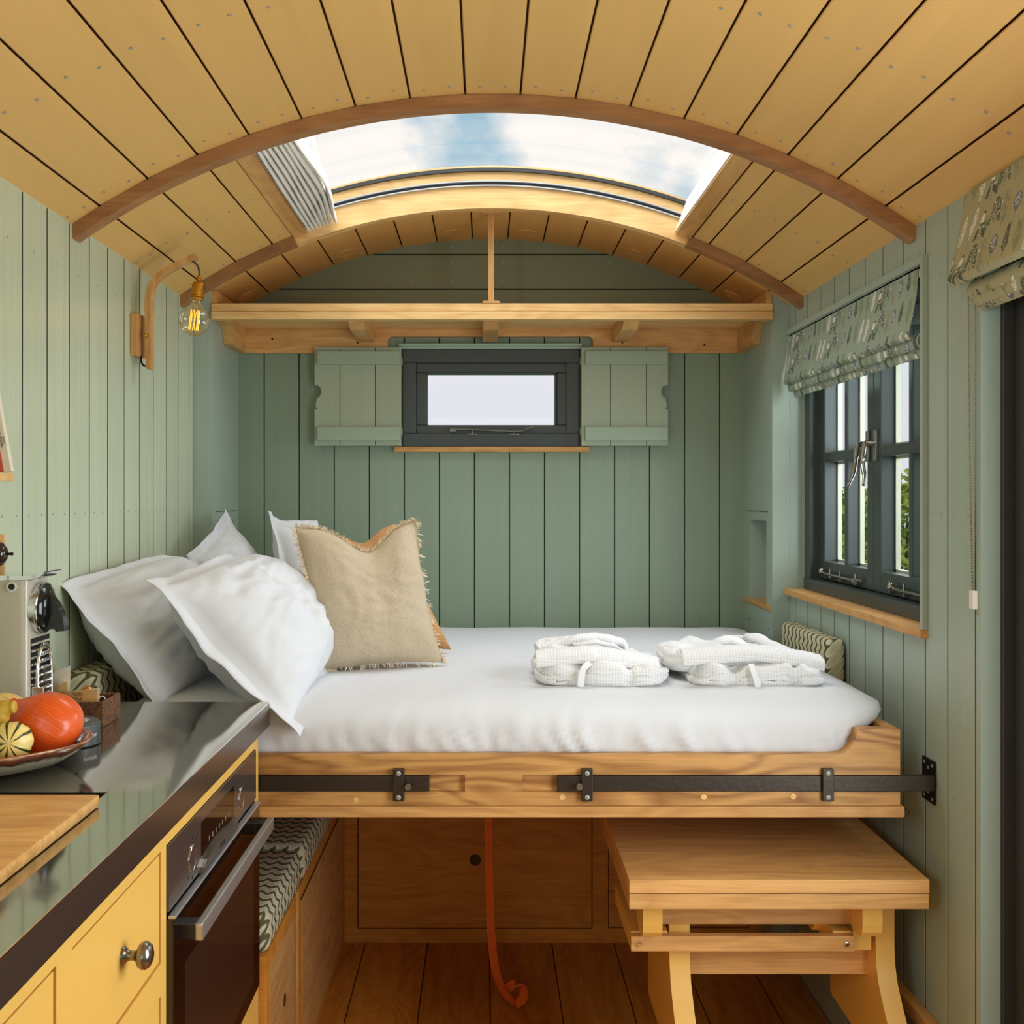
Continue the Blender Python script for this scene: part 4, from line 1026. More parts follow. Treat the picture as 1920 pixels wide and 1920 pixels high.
def roll(pts, rs, flat, name, mat, parent, up=(0, 0, 1)):
    p = bez([P(*q) for q in pts], 8); n = len(p)
    def rr_(i): t = i/(n-1)*(len(rs)-1); a = int(min(t, len(rs)-2)); return rs[a]+(rs[a+1]-rs[a])*(t-a)
    mb = MB().tube(p, [rr_(i) for i in range(n)], 20, True, flat, up)
    mb.v = [tuple(Vector(v)+Vector((1, 1, 1))*mn.noise(Vector(v)*34)*.0035) for v in mb.v]
    return mb.build(name, mat, parent, smooth=60)
def lapel_sheet(x0, x1, zf, yf, name, mat, parent, drop=.020, sd=3):
    """a band folded over the front of the pile: runs back over the top and hangs a little over the front"""
    def f(u, v):
        x = x0+(x1-x0)*u; zc_ = zt+zf(u); a = v*PI*.60
        y = yf-.046*math.sin(a)+.03*u*u+.012*v; z = zc_+drop*math.cos(a)+mn.noise(Vector((x*26, v*2, sd)))*.0028
        return (x, y, z)
    o = MB().grid(f, 90, 14).build(name, mat, parent, smooth=True, fixn=False); m = o.modifiers.new('cloth', 'SOLIDIFY'); m.thickness = .005; return o
r1 = thing('bathrobe', (.26, 2.5, zt), 'folded white waffle bathrobe, the left of the two on the bed', 'bathrobe', 'folded bathrobes on the bed')
slab(.114, .408, 2.37, 2.64, zt-.004, .054, 2.0, 0, 4.2, .010, lambda a, b: 1.0-.34*max(0, a)**1.2+.05*b, [(-.045, .012, .016), (.055, .010, .010)], fold=1).build('folded_body', WAFFLE, r1, smooth=True)
slab(.116, .330, 2.415, 2.66, zt+.034, .036, 9.0, .03, 3.4, .010, lambda a, b: 1.0-.45*max(0, a)).build('upper_fold', WAFFLE, r1, smooth=True)
slab(.300, .385, 2.44, 2.64, zt+.020, .028, 19.0, -.1, 3.0, .008, lambda a, b: 1.0-.5*max(0, a)).build('sleeve', WAFFLE, r1, smooth=True)
roll([(1052, 1212, 2.52), (1075, 1200, 2.52), (1105, 1196, 2.54), (1140, 1199, 2.56), (1165, 1208, 2.58), (1176, 1222, 2.58)], [.010, .018, .020, .022, .018, .010], .55, 'collar', WAFFLE, r1)
roll([(1075, 1208, 2.48), (1110, 1205, 2.47), (1145, 1210, 2.47), (1168, 1220, 2.48)], [.006, .014, .014, .006], .4, 'collar', ROBE, r1)
lapel_sheet(.110, .385, lambda u: .046+.010*math.sin(u*PI*.9)-.026*max(0, u-.45)*1.5, 2.420, 'lapel_band', WAFFLE, r1)
MB().ribbon(bez([(.228, 2.372, zt+.050), (.214, 2.360, zt+.040), (.208, 2.354, zt+.020), (.207, 2.358, zt+.001)], 6), .013, .004, (1, 0, 0)).build('belt', ROBE, r1, smooth=50)
r2 = thing('bathrobe', (.58, 2.5, zt), 'folded white waffle bathrobe on the right, nearest the window wall', 'bathrobe', 'folded bathrobes on the bed')
slab(.448, .758, 2.37, 2.66, zt-.004, .050, 22.0, 0, 4.6, .010, lambda a, b: 1.0-.22*max(0, a)**2, [(-.06, .016, .014), (.075, .010, .012)], fold=1).build('folded_body', WAFFLE, r2, smooth=True)
slab(.412, .715, 2.43, 2.70, zt+.030, .034, 27.0, -.03, 3.6, .009, lambda a, b: 1.0-.5*max(0, a)).build('upper_fold', WAFFLE, r2, smooth=True)
slab(.410, .50, 2.44, 2.58, zt+.018, .042, 31.0, .12, 2.8, .007).build('sleeve', ROBE, r2, smooth=True)
roll([(1322, 1216, 2.56), (1348, 1204, 2.57), (1372, 1201, 2.58), (1398, 1212, 2.56), (1412, 1222, 2.54)], [.008, .020, .022, .018, .008], .5, 'collar', ROBE, r2)
roll([(1352, 1204, 2.66), (1378, 1196, 2.67), (1402, 1196, 2.67), (1422, 1200, 2.66)], [.008, .014, .014, .008], .5, 'collar', WAFFLE, r2)
roll([(1400, 1192, 2.62), (1416, 1196, 2.60), (1440, 1207, 2.57), (1470, 1218, 2.54), (1500, 1228, 2.52)], [.014, .022, .024, .020, .008], .45, 'collar', WAFFLE, r2)
lapel_sheet(.432, .752, lambda u: .050+.009*math.sin(u*PI*.8)-.034*max(0, u-.5)**1.2*1.5, 2.420, 'lapel_band', WAFFLE, r2, sd=7)
MB().ribbon(bez([(.578, 2.368, zt+.048), (.580, 2.355, zt+.034), (.586, 2.350, zt+.016), (.590, 2.354, zt+.001)], 6), .012, .004, (1, 0, 0)).build('belt', ROBE, r2, smooth=50)

# ------------------------------------------------------------------ chevron cushions of the benches
def soft_box(x0, x1, y0, y1, z0, z1, r, seed=0, puff=.004):
    bm = bmesh.new(); bmesh.ops.create_cube(bm, size=1)
    for v in bm.verts: v.co = Vector(((x0+x1)/2+v.co.x*(x1-x0), (y0+y1)/2+v.co.y*(y1-y0), (z0+z1)/2+v.co.z*(z1-z0)))
    bmesh.ops.bevel(bm, geom=list(bm.edges), offset=min(r, .45*min(x1-x0, y1-y0, z1-z0)), segments=4, affect='EDGES', profile=.5)
    bmesh.ops.subdivide_edges(bm, edges=[e for e in bm.edges if e.calc_length() > .08], cuts=6, use_grid_fill=True)
    c = Vector(((x0+x1)/2, (y0+y1)/2, (z0+z1)/2))
    for v in bm.verts:
        d = v.co-c; v.co += Vector((d.x, d.y*.2, d.z)).normalized()*mn.noise(v.co*9+Vector((seed, 0, 0)))*puff
    bm.verts.index_update(); mb = MB().add([v.co[:] for v in bm.verts], [[v.index for v in f.verts] for f in bm.faces]); bm.free(); return mb
tag(soft_box(.858, .907, 2.735, 3.16, .62, 1.026, .016, 1).build('bolster', CHEV, None, smooth=True), 'green and cream chevron back cushion standing against the right wall', 'cushion', 'chevron back cushions')
tag(soft_box(XL+.002, XL+.07, 2.235, 2.80, .62, 1.022, .016, 5).build('bolster', CHEV, None, smooth=True), 'green and cream chevron back cushion in shadow behind the cork box', 'cushion', 'chevron back cushions')
tag(soft_box(XL+.004, -.437, 2.186, 2.592, .4636, .548, .02, 2).build('seat_cushion', CHEV, None, smooth=True), 'chevron seat cushion on the oak bench, the one nearest the oven', 'cushion', 'chevron seat cushions')
tag(soft_box(XL+.004, -.433, 2.60, 3.36, .4636, .552, .02, 8).build('seat_cushion', CHEV, None, smooth=True), 'chevron seat cushion on the bench, the farther one under the bed', 'cushion', 'chevron seat cushions')

# ------------------------------------------------------------------ benches
be = thing('bench', (-.65, 2.78, 0), 'oak storage bench along the left side under the bed', 'bench')
MB().box(-.457, -.439, 2.18, 2.53, 0, .463, .0015).build('front_panel', OAK_PANEL, be)
MB().box(-.4395, -.4375, 2.215, 2.50, .03, .43, .0008).build('door', OAK_Y, be)
MB().lathe([(.014, 0), (.014, .0012), (.0125, .0014), (0, .0004)], 20, basis((-.4375, 2.37, .29), (0, 1, 0), (0, 0, 1))).build('finger_hole', pm('dark_hole', srgb(84, 44, 20), .8), be)
MB().box(-.4575, -.4385, 2.538, 2.552, 0, .463, .001).build('corner_post', OAK_Z, be)
MB().box(-.457, -.439, 2.56, 3.379, 0, .463, .0015).build('front_panel', OAK_PANEL, be)
MB().box(-.4395, -.4372, 2.60, 3.34, .03, .425, .0008).build('door', OAK_Y, be)
MB().box(-.4385, -.4365, 2.58, 3.36, .428, .431).build('shadow_joint', GROOVE_C, be)
MB().box(XL+.003, -.457, 2.18, 3.24, .445, .463).build('seat_board', OAK_Y, be)
MB().box(XL+.003, -.457, 2.18, 2.196, 0, .445).build('end_panel', OAK_X, be)
bn = thing('storage_panel', (.2, 3.45, 0), 'oak storage front across the back beneath the bed', 'cabinet')
def ringf(mb, x0, x1, z0, z1, hx0, hx1, hz0, hz1, y0, y1):
    mb.box(x0, hx0, y0, y1, z0, z1); mb.box(hx1, x1, y0, y1, z0, z1); mb.box(hx0, hx1, y0, y1, z0, hz0); mb.box(hx0, hx1, y0, y1, hz1, z1); return mb
mb = ringf(MB(), -.4385, .352, 0, .50, -.3977, .333, .0429, .47, 3.38, 3.40); ringf(mb, .352, .857, 0, .50, .381, .82, .045, .47, 3.38, 3.40)
mb.build('face_frame', OAK_PANEL, bn)
MB().box(-.395, .3305, 3.383, 3.40, .0455, .467, .001).build('door', OAK_PANEL, bn)
MB().lathe([(.018, 0), (.018, .0008), (.0165, .0012), (.016, .0002), (0, .0001)], 28, basis((-.0315, 3.383, .2567), (1, 0, 0), (0, 0, 1))).build('finger_hole', pm('dark_finger_hole', srgb(86, 58, 20), .9), bn)
MB().box(.3835, .8175, 3.385, 3.40, .0475, .1575, .001).build('drawer', OAK_PANEL, bn)
MB().box(.3835, .8175, 3.385, 3.40, .160, .467, .001).build('drawer', OAK_PANEL, bn)
MB().box(-.4385, .857, 3.40, 3.598, .48, .50).build('top_board', OAK_X, bn)
MB().box(-.4385, .857, 3.402, 3.41, 0, .48).build('backing', GROOVE_C, bn)

# ------------------------------------------------------------------ folding table
tb = thing('folding_table', (.573, 2.42, 0), 'oak-topped folding table with yellow painted trestles under the bed', 'table')
MB().box(.2806, .8656, 2.12, 2.74, .6129, .6389, .0012).build('tabletop', OAK_X, tb)
MB().box(.2806, .8646, 2.12, 2.74, .5817, .6112, .0012).build('folded_leaf', OAK_X, tb)
MB().box(.40, .80, 2.30, 2.32, .6112, .6129).build('hinge', BLACKM, tb)
MB().box(.364, .7525, 2.244, 2.268, .5037, .5812, .001).build('upper_rail', OAK_X, tb)
cor = [(2.46, .5815), (2.17, .5815), (2.17, .53), (2.173, .515), (2.182, .504), (2.198, .499), (2.225, .499), (2.25, .508), (2.275, .528), (2.30, .552), (2.34, .566)]
for x0, x1 in ((.3145, .3535), (.7525, .7920)): MB().prism(cor, 'X', x0, x1).build('bracket', YELLOW, tb)
MB().box(.2964, .7514, 2.213, 2.233, .4608, .491, .001).build('bolted_rail', OAK_X, tb)
for x, z in ((.3125, .4755), (.7345, .4755)):
    b = MB().lathe([(.0065, 0), (.0065, .0012), (.0048, .0014), (.0048, .004), (.003, .006), (0, .006)], 6, basis((x, 2.213, z), (1, 0, 0), (0, 0, 1))).build('bolt', CHROME, tb)
for x0, x1 in ((.2985, .3345), (.3365, .3745), (.7135, .7515), (.7545, .7925)):
    MB().box(x0, x1, 2.234, 2.50, .4545, .494, .001).build('slide_arm', YELLOW, tb)
leg = [(2.27, .5815), (2.545, .5815), (2.545, .232), (2.53, .2265), (2.42, .2245), (2.37, .215), (2.34, .19), (2.325, .15), (2.315, .05), (2.31, 0), (1.97, 0), (1.975, .05), (2.0, .10), (2.06, .17), (2.13, .255), (2.175, .32), (2.205, .352), (2.232, .385), (2.246, .42), (2.25, .46), (2.25, .5815)]
for x0, x1 in ((.3805, .4224), (.807, .846)): MB().prism(leg, 'X', x0, x1).build('trestle', YELLOW, tb, smooth=30)
MB().box(.4224, .807, 2.30, 2.322, .376, .445, .001).build('stretcher', OAK_X, tb)
MB().prism([(2.27, .5815), (2.27, .50), (2.30, .47), (2.34, .47), (2.38, .5), (2.38, .5815)], 'X', .60+.09, .73).build('bracket', YELLOW, tb)

# ------------------------------------------------------------------ leather strap
stp = thing('leather_strap', (.05, 2.95, 0), 'orange leather strap hanging from the bed with its curled end on the floor', 'strap')
D = 2.95
MB().ribbon(bez([P(916, 1380, D), P(917, 1530, D), P(918, 1640, D), P(921, 1740, D), P(928, 1810, D), P(940, 1850, D), P(955, 1872, D), P(968, 1880, D-.005), P(979, 1874, D-.012), P(983, 1861, D-.018), P(978, 1850, D-.02), P(962, 1847, D-.015), P(952, 1852, D-.006)], 8), .024, .004, (.9, -.45, 0)).build('strap', LEATHER, stp, smooth=50)
mb = MB()
for sx in (-.009, .009):
    path = bez([P(917, 1500, D)+Vector((sx, -.0028-sx*.5, 0)), P(918, 1640, D)+Vector((sx, -.0028-sx*.5, 0)), P(921, 1740, D)+Vector((sx, -.0028-sx*.5, 0)), P(928, 1810, D)+Vector((sx, -.0028-sx*.5, 0))], 16)
    for a, b in zip(path[::1], path[1:]): mb.tube([a.lerp(b, .2), a.lerp(b, .7)], .0005, 4)
mb.build('stitching', pm('pale_thread', srgb(226, 170, 110), .9), stp, kind='stuff')

# ------------------------------------------------------------------ kitchen cabinet
cb = thing('kitchen_cabinet', (-.66, 1.2, 0), 'yellow painted kitchen base cabinet with inset drawers under the worktop', 'cabinet')
XF = -.452
fr = MB()
OV = (1.541, 2.133, .428, .8917)
DRW = (1.189, 1.516)
DOR = (.62, 1.146)
# frame bars: top rail, stiles, rails
fr.box(XF-.018, XF, .2, 2.165, .8917, .9295)
for a, b in ((2.133, 2.165), (1.516, 1.541), (1.146, 1.189), (.2, .62)): fr.box(XF-.018, XF, a, b, 0, .8917)
fr.box(XF-.018, XF, 1.541, 2.133, .373, .428); fr.box(XF-.018, XF, 1.541, 2.133, 0, .10)
fr.box(XF-.018, XF, 1.189, 1.516, .690, .735); fr.box(XF-.018, XF, 1.189, 1.516, .46, .50); fr.box(XF-.018, XF, 1.189, 1.516, 0, .1); fr.box(XF-.018, XF, .62, 1.146, 0, .1)
fr.build('face_frame', YELLOW, cb)
cc = MB(); cc.box(XL+.001, XF-.018, 2.147, 2.165, 0, .9295); cc.box(XL+.001, XF-.018, .2, .218, 0, .9295); cc.box(XL+.001, XF-.04, .218, 2.147, .02, .04); cc.box(XL+.001, XL+.012, .218, 2.147, 0, .9295)
cc.box(XL+.012, XF-.018, 1.522, 1.535, .04, .92); cc.box(XL+.012, XF-.018, 1.16, 1.175, .04, .92)
cc.build('carcass', YELLOW, cb)
def inset(y0, y1, z0, z1, nm):
    g = .003; return MB().box(XF-.016, XF-.0015, y0+g, y1-g, z0+g, z1-g, .0015).build(nm, YELLOW, cb)
kd = [inset(1.189, 1.516, .735, .890, 'drawer'), inset(1.189, 1.516, .50, .690, 'drawer'), inset(1.189, 1.516, .1, .46, 'drawer'), inset(.62, 1.146, .1, .890, 'door'), inset(1.541, 2.133, .1, .373, 'drawer')]
KNOB = pm('pewter_knob', srgb(140, 134, 126), .22, .95)
def knob(parent, y, z):
    q = basis((XF-.0015, y, z), (0, 1, 0), (0, 0, 1))
    MB().lathe([(.0115, 0), (.0115, .002), (.009, .0045), (.0065, .007), (.0058, .013), (.0072, .0165), (.0085, .018), (.0145, .021), (.0172, .0255), (.0168, .030), (.0135, .0345), (.008, .037), (0, .038)], 28, q).build('knob', KNOB, parent, smooth=50)
knob(kd[0], 1.361, .688+.0035+.12-.0); knob(kd[1], 1.361, .595); knob(kd[4], 1.84, .24)
# shadow gap backing behind the insets
gp = MB()
for y0, y1, z0, z1 in ((1.189, 1.516, .1, .89), (.62, 1.146, .1, .89), (1.541, 2.133, .1, .373)): gp.box(XF-.0185, XF-.0165, y0, y1, z0, z1)
gp.build('gap_backing', pm('gap_brown', srgb(110, 70, 24), .8), cb)

# ------------------------------------------------------------------ oven
ov = thing('oven', (-.5, 1.837, OV[2]), 'built-in compact oven with black glass door and steel bar handle', 'oven')
OVB = pm('brown_black_oven_glass', srgb(98, 86, 80), .16, .55, .6)
MB().box(-.80, XF-.004, 1.56, 2.12, .45, .88).build('body', BLACKM, ov)
MB().box(XF-.004, XF+.003, 1.543, 2.131, .7955, .8905, .001).build('control_panel', OVB, ov)
DG = pm('black_display_glass', (.006, .005, .004, 1), .05, 0, .8)
DOORG = pm('dark_brown_door_glass', srgb(26, 15, 9), .05, 0, .8)
pts = [(1.719, .871), (1.943, .8705), (1.943, .8155)]+[(1.943-(.224*i/10), .8155-.004*math.sin(PI*i/10)) for i in range(1, 10)]+[(1.719, .818)]
MB().prism(pts, 'X', XF+.003, XF+.0036).build('display', DG, ov)
mb = MB()
for i in range(7): y = 1.765+i*.022; mb.box(XF+.0036, XF+.0039, y, y+.005, .827, .835)
mb.build('touch_symbols', TEXTG, ov, kind='stuff')
pts = [(1.705, .7955)]+[(1.715+.235*i/12, .8045+.011*math.sin(PI*i/12)**.8-.003*(i in (0, 12))) for i in range(13)]+[(1.96, .7955)]
MB().prism(pts, 'X', XF+.003, XF+.009).build('control_flap', pm('brushed_steel_trim', srgb(150, 144, 134), .3, .9), ov)
text_obj('brand_lettering', 'BOSCH', TEXTK, .010, basis((XF+.0093, 1.835, .8005), (0, 1, 0), (0, 0, 1)), ov, .0002)
for y in (1.667, 2.0):
    q = basis((XF+.003, y, .832), (0, 1, 0), (0, 0, 1)); g = MB()
    g.lathe([(.0178, 0), (.0200, 0), (.0200, .0012), (.0190, .0018), (.0180, .0012), (.0178, 0)], 40, q); g.build('knob_ring', CHROME, ov, smooth=40)
    MB().lathe([(.0176, 0), (.0176, .0012), (0, .0012)], 32, q).build('knob_face', OVB, ov)
mb = MB()
for i, (dy, dz) in enumerate(((0, .030), (.022, .022), (.028, 0), (-.028, 0), (-.022, -.022), (0, -.030), (.022, -.022))):
    y, z = 1.667+dy, .832+dz; mb.box(XF+.003, XF+.0033, y-.003, y+.003, z-.0008, z+.0008); mb.box(XF+.003, XF+.0033, y-.0008, y+.0008, z-.003, z+.003)
mb.build('dial_symbols', TEXTK, ov, kind='stuff')
MB().box(XF-.004, XF+.010, 1.543, 2.131, .430, .7865, .0015).build('door', DOORG, ov)
MB().box(XF+.002, XF+.0125, 1.543, 2.131, .7865, .7905, .0008).build('door_trim', ALU, ov)
MB().box(XF+.010, XF+.0103, 1.60, 2.075, .46, .70).build('door_window', pm('oven_window_screen', srgb(52, 34, 24), .12, 0, .8), ov)
hb = MB(); hb.box(-.421, -.409, 1.575, 2.105, .7420, .7665, .0025)
hd = hb.build('handle', pm('brushed_steel_handle', srgb(196, 194, 188), .36, .85), ov)
for y0, y1 in ((1.580, 1.606), (2.070, 2.096)):
    MB().box(XF+.008, -.4205, y0, y1, .742, .7655, .002).build('handle_mount', pm('anthracite_mount', srgb(60, 62, 64), .3, .6), ov)

# ------------------------------------------------------------------ worktop with sink
wt = thing('worktop', (-.65, 1.2, .9765), 'polished dark metal worktop with a recessed sink on the yellow cabinet', 'worktop')
mb = MB(); zt0, zt1 = .9296, .9765; xe = -.431
SKX0, SKX1, SKY0, SKY1 = -.82, -.523, .98, 1.505
mb.box(SKX1, xe, .25, 2.17, zt0, zt1); mb.box(XL+.001, SKX0, .25, 2.17, zt0, zt1); mb.box(SKX0, SKX1, SKY1, 2.17, zt0, zt1); mb.box(SKX0, SKX1, .25, SKY0, zt0, zt1)
mb.v = mb.v
o = mb.build('top', WTOP, wt)
MB().box(xe-.0002, xe+.0008, .25, 2.17, zt0, zt1-.002, .0003).build('front_edge', pm('brushed_dark_edge', srgb(112, 100, 90), .28, .85), wt)  # reflection of the dark floor put into the edge colour
MB().box(xe-.0005, xe+.0012, .25, 2.17, zt1-.002, zt1+.0004, .0006).build('polished_edge', CHROME, wt)
mb = MB(); t = .003
mb.box(SKX0-t, SKX0, SKY0, SKY1, .79, zt0+.03); mb.box(SKX1, SKX1+t, SKY0, SKY1, .79, zt0+.0); mb.box(SKX0, SKX1, SKY0-t, SKY0, .79, zt0); mb.box(SKX0, SKX1, SKY1, SKY1+t, .79, zt0); mb.box(SKX0, SKX1, SKY0, SKY1, .785, .79)
mb.build('sink_bowl', pm('dark_sink_steel', srgb(60, 56, 52), .35, .8), wt)
cbd = MB().box(-.845, -.508, .80, 1.437, .9768, .9935, .006).build('cutting_board', OAK_BOARD, None, smooth=40)
tag(cbd, 'oak cutting board lying over the sink in the dark worktop', 'cutting board')

# ------------------------------------------------------------------ dish and squashes
DX, DY, DZ0 = -.7335, 1.630, .9768
def dish():
    def sq(th, z): return 1+.025*math.sin(3*th+.4)+.018*math.sin(5*th+2)
    pr = [(.0, .0), (.045, .0), (.062, .003), (.095, .012), (.120, .028), (.1335, .041), (.1355, .044), (.1335, .0455), (.128, .0425), (.113, .031), (.092, .019), (.06, .012), (0, .010)]
    M = Matrix.Translation((DX, DY, DZ0)); return MB().lathe(pr, 72, M, sq)
def dish_mat():
    m, nt, b = base_mat('glazed_stoneware')
    tc = N(nt, 'ShaderNodeTexCoord'); sp = N(nt, 'ShaderNodeSeparateXYZ'); L(nt, tc.outputs['Object'], sp.inputs[0])
    no = N(nt, 'ShaderNodeTexNoise'); no.inputs['Scale'].default_value = 42; no.inputs['Detail'].default_value = 4; L(nt, tc.outputs['Object'], no.inputs[0])
    mu = N(nt, 'ShaderNodeMath', operation='MULTIPLY'); mu.inputs[1].default_value = .018; L(nt, no.outputs[0], mu.inputs[0])
    ad = N(nt, 'ShaderNodeMath', operation='ADD'); L(nt, mu.outputs[0], ad.inputs[0]); L(nt, sp.outputs[2], ad.inputs[1])
    cr = N(nt, 'ShaderNodeValToRGB'); mr = N(nt, 'ShaderNodeMapRange'); mr.inputs[1].default_value = .0; mr.inputs[2].default_value = .06; L(nt, ad.outputs[0], mr.inputs[0]); L(nt, mr.outputs[0], cr.inputs[0])
    e = cr.color_ramp.elements; e[0].position = .0; e[0].color = srgb(198, 186, 158); e[1].position = .60; e[1].color = srgb(190, 176, 148)
    k1 = cr.color_ramp.elements.new(.66); k1.color = srgb(66, 34, 22)
    k2 = cr.color_ramp.elements.new(.82); k2.color = srgb(142, 72, 40)
    k3 = cr.color_ramp.elements.new(.90); k3.color = srgb(206, 170, 130)
    geo = N(nt, 'ShaderNodeNewGeometry'); s2 = N(nt, 'ShaderNodeSeparateXYZ'); L(nt, geo.outputs['True Normal'], s2.inputs[0])
    gt = N(nt, 'ShaderNodeMath', operation='GREATER_THAN'); gt.inputs[1].default_value = .25; L(nt, s2.outputs[2], gt.inputs[0])
    n2 = N(nt, 'ShaderNodeValToRGB'); n2.color_ramp.elements[0].position = .35; n2.color_ramp.elements[0].color = srgb(120, 62, 38); n2.color_ramp.elements[1].position = .7; n2.color_ramp.elements[1].color = srgb(178, 112, 70); L(nt, no.outputs[0], n2.inputs[0])
    mx = N(nt, 'ShaderNodeMix', data_type='RGBA'); L(nt, gt.outputs[0], mx.inputs[0]); L(nt, cr.outputs[0], mx.inputs[6]); L(nt, n2.outputs[0], mx.inputs[7])
    L(nt, mx.outputs[2], b.inputs['Base Color']); b.inputs['Roughness'].default_value = .12; return m
dd = dish().build('serving_dish', dish_mat(), None, smooth=True, origin=(DX, DY, DZ0)); tag(dd, 'round stoneware dish with brown glazed rim holding the squashes', 'dish')

def squash(name, c, r, axis, prof, ribs, depth, mat, seed, flat=1.0, n=64):
    """lathe with ribs about axis; prof fn t->(r,z)"""
    q = Vector(axis).normalized().to_track_quat('Z', 'Y').to_matrix().to_4x4(); q.translation = Vector(c)
    def sq(th, z): return 1+depth*abs(math.cos(ribs*th/2))-depth*.5+.02*mn.noise(Vector((math.cos(th)*1.5+seed, math.sin(th)*1.5, z*20)))
    return MB().lathe(prof, n, q, sq), q
def stripe_mat(name, base, stripe, ribs, wid, rough=.35, base2=None, nz=.5):
    m, nt, b = base_mat(name)
    tc = N(nt, 'ShaderNodeTexCoord')
    uvm = N(nt, 'ShaderNodeAttribute'); uvm.attribute_name = 'ang'
    no = N(nt, 'ShaderNodeTexNoise'); no.inputs['Scale'].default_value = 60; no.inputs['Detail'].default_value = 5; L(nt, tc.outputs['Object'], no.inputs[0])
    mu = N(nt, 'ShaderNodeMath', operation='MULTIPLY'); mu.inputs[1].default_value = ribs; L(nt, uvm.outputs['Fac'], mu.inputs[0])
    mn_ = N(nt, 'ShaderNodeMath', operation='MULTIPLY'); mn_.inputs[1].default_value = nz; L(nt, no.outputs[0], mn_.inputs[0])
    ad = N(nt, 'ShaderNodeMath', operation='ADD'); L(nt, mu.outputs[0], ad.inputs[0]); L(nt, mn_.outputs[0], ad.inputs[1])
    pg_ = N(nt, 'ShaderNodeMath', operation='PINGPONG'); pg_.inputs[1].default_value = .5; L(nt, ad.outputs[0], pg_.inputs[0])
    cr = N(nt, 'ShaderNodeValToRGB'); L(nt, pg_.outputs[0], cr.inputs[0]); e = cr.color_ramp.elements
    e[0].position = wid*.5; e[0].color = stripe; e[1].position = wid*.5+.05; e[1].color = base
    if base2: k_ = cr.color_ramp.elements.new(.42); k_.color = base2
    L(nt, cr.outputs[0], b.inputs['Base Color']); b.inputs['Roughness'].default_value = rough; b.inputs['Subsurface Weight'].default_value = 0
    bp = N(nt, 'ShaderNodeBump'); bp.inputs['Strength'].default_value = .15; bp.inputs['Distance'].default_value = .002; L(nt, no.outputs[0], bp.inputs['Height']); L(nt, bp.outputs[0], b.inputs['Normal'])
    return m
def set_ang(o, q):
    me = o.data; at = me.attributes.new('ang', 'FLOAT', 'POINT'); inv = q.inverted(); o0 = ORG[o]
    vals = []
    for v in me.vertices:
        p = inv @ (v.co+o0); vals.append(abs(math.atan2(p.y, p.x))/(2*PI))
    at.data.foreach_set('value', vals)
# orange squash
rr = .049
prof = [(0, -.046), (.012, -.0465), (.028, -.042), (.041, -.031), (.048, -.015), (.0495, .0), (.0465, .016), (.039, .031), (.028, .043), (.018, .052), (.0125, .060), (.0105, .067), (.0, .069)]
prof = [(p[0], p[1]) for p in bez([(a, b, 0) for a, b in prof], 4)]
mb, q = squash('orange', P(91, 1360, 1.655), rr, (-.80, -.05, .45), prof, 10, .03, None, 1)
o = mb.build('orange_squash', stripe_mat('orange_squash_skin', srgb(222, 82, 26), srgb(234, 118, 48), 26, .07, .3, srgb(228, 92, 32), .9), None, smooth=True); set_ang(o, q)
tag(o, 'large orange onion squash in the stoneware dish', 'squash')
# striped gourd
prof = [(.029*math.sin(a), -.027*math.cos(a)) for a in [PI*i/26 for i in range(27)]]
mb, q = squash('striped', P(22, 1391, 1.568), .029, (.25, -.95, .12), prof, 10, .05, None, 5, n=80)
mb2 = mb.build('striped_gourd', stripe_mat('striped_gourd_skin', srgb(232, 204, 110), srgb(44, 60, 30), 10, .20, .35, srgb(244, 222, 140), .35), None, smooth=True); set_ang(mb2, q)
tag(mb2, 'small pale yellow gourd with dark green stripes in the dish', 'squash')
# pale gourd behind and warty yellow neck
prof = [(.036*math.sin(a), -.028*math.cos(a)) for a in [PI*i/22 for i in range(23)]]
mb, q = squash('pale', P(2, 1334, 1.70), .036, (-.2, -.1, 1), prof, 9, .05, None, 8)
o = mb.build('pale_gourd', stripe_mat('pale_gourd_skin', srgb(236, 214, 140), srgb(200, 180, 96), 9, .10, .4, srgb(238, 204, 120), .4), None, smooth=True); set_ang(o, q)
tag(o, 'pale cream-yellow gourd at the back of the dish', 'squash')
mb = MB().tube(bez([P(-30, 1350, 1.60), P(-8, 1342, 1.60), P(8, 1330, 1.60), P(22, 1326, 1.60), P(30, 1325, 1.60)], 6), [(.026-.0165*min(1, i/17)) if i < 22 else (.0085, .006, .002)[i-22] for i in range(25)], 18)
o = mb.build('yellow_gourd', pm('yellow_gourd_skin', srgb(196, 160, 56), .4, bump=.5, bscale=60, var=.25, vscale=40), None, smooth=60)
tag(o, 'mottled yellow-green gourd neck lying beside the orange squash', 'squash')

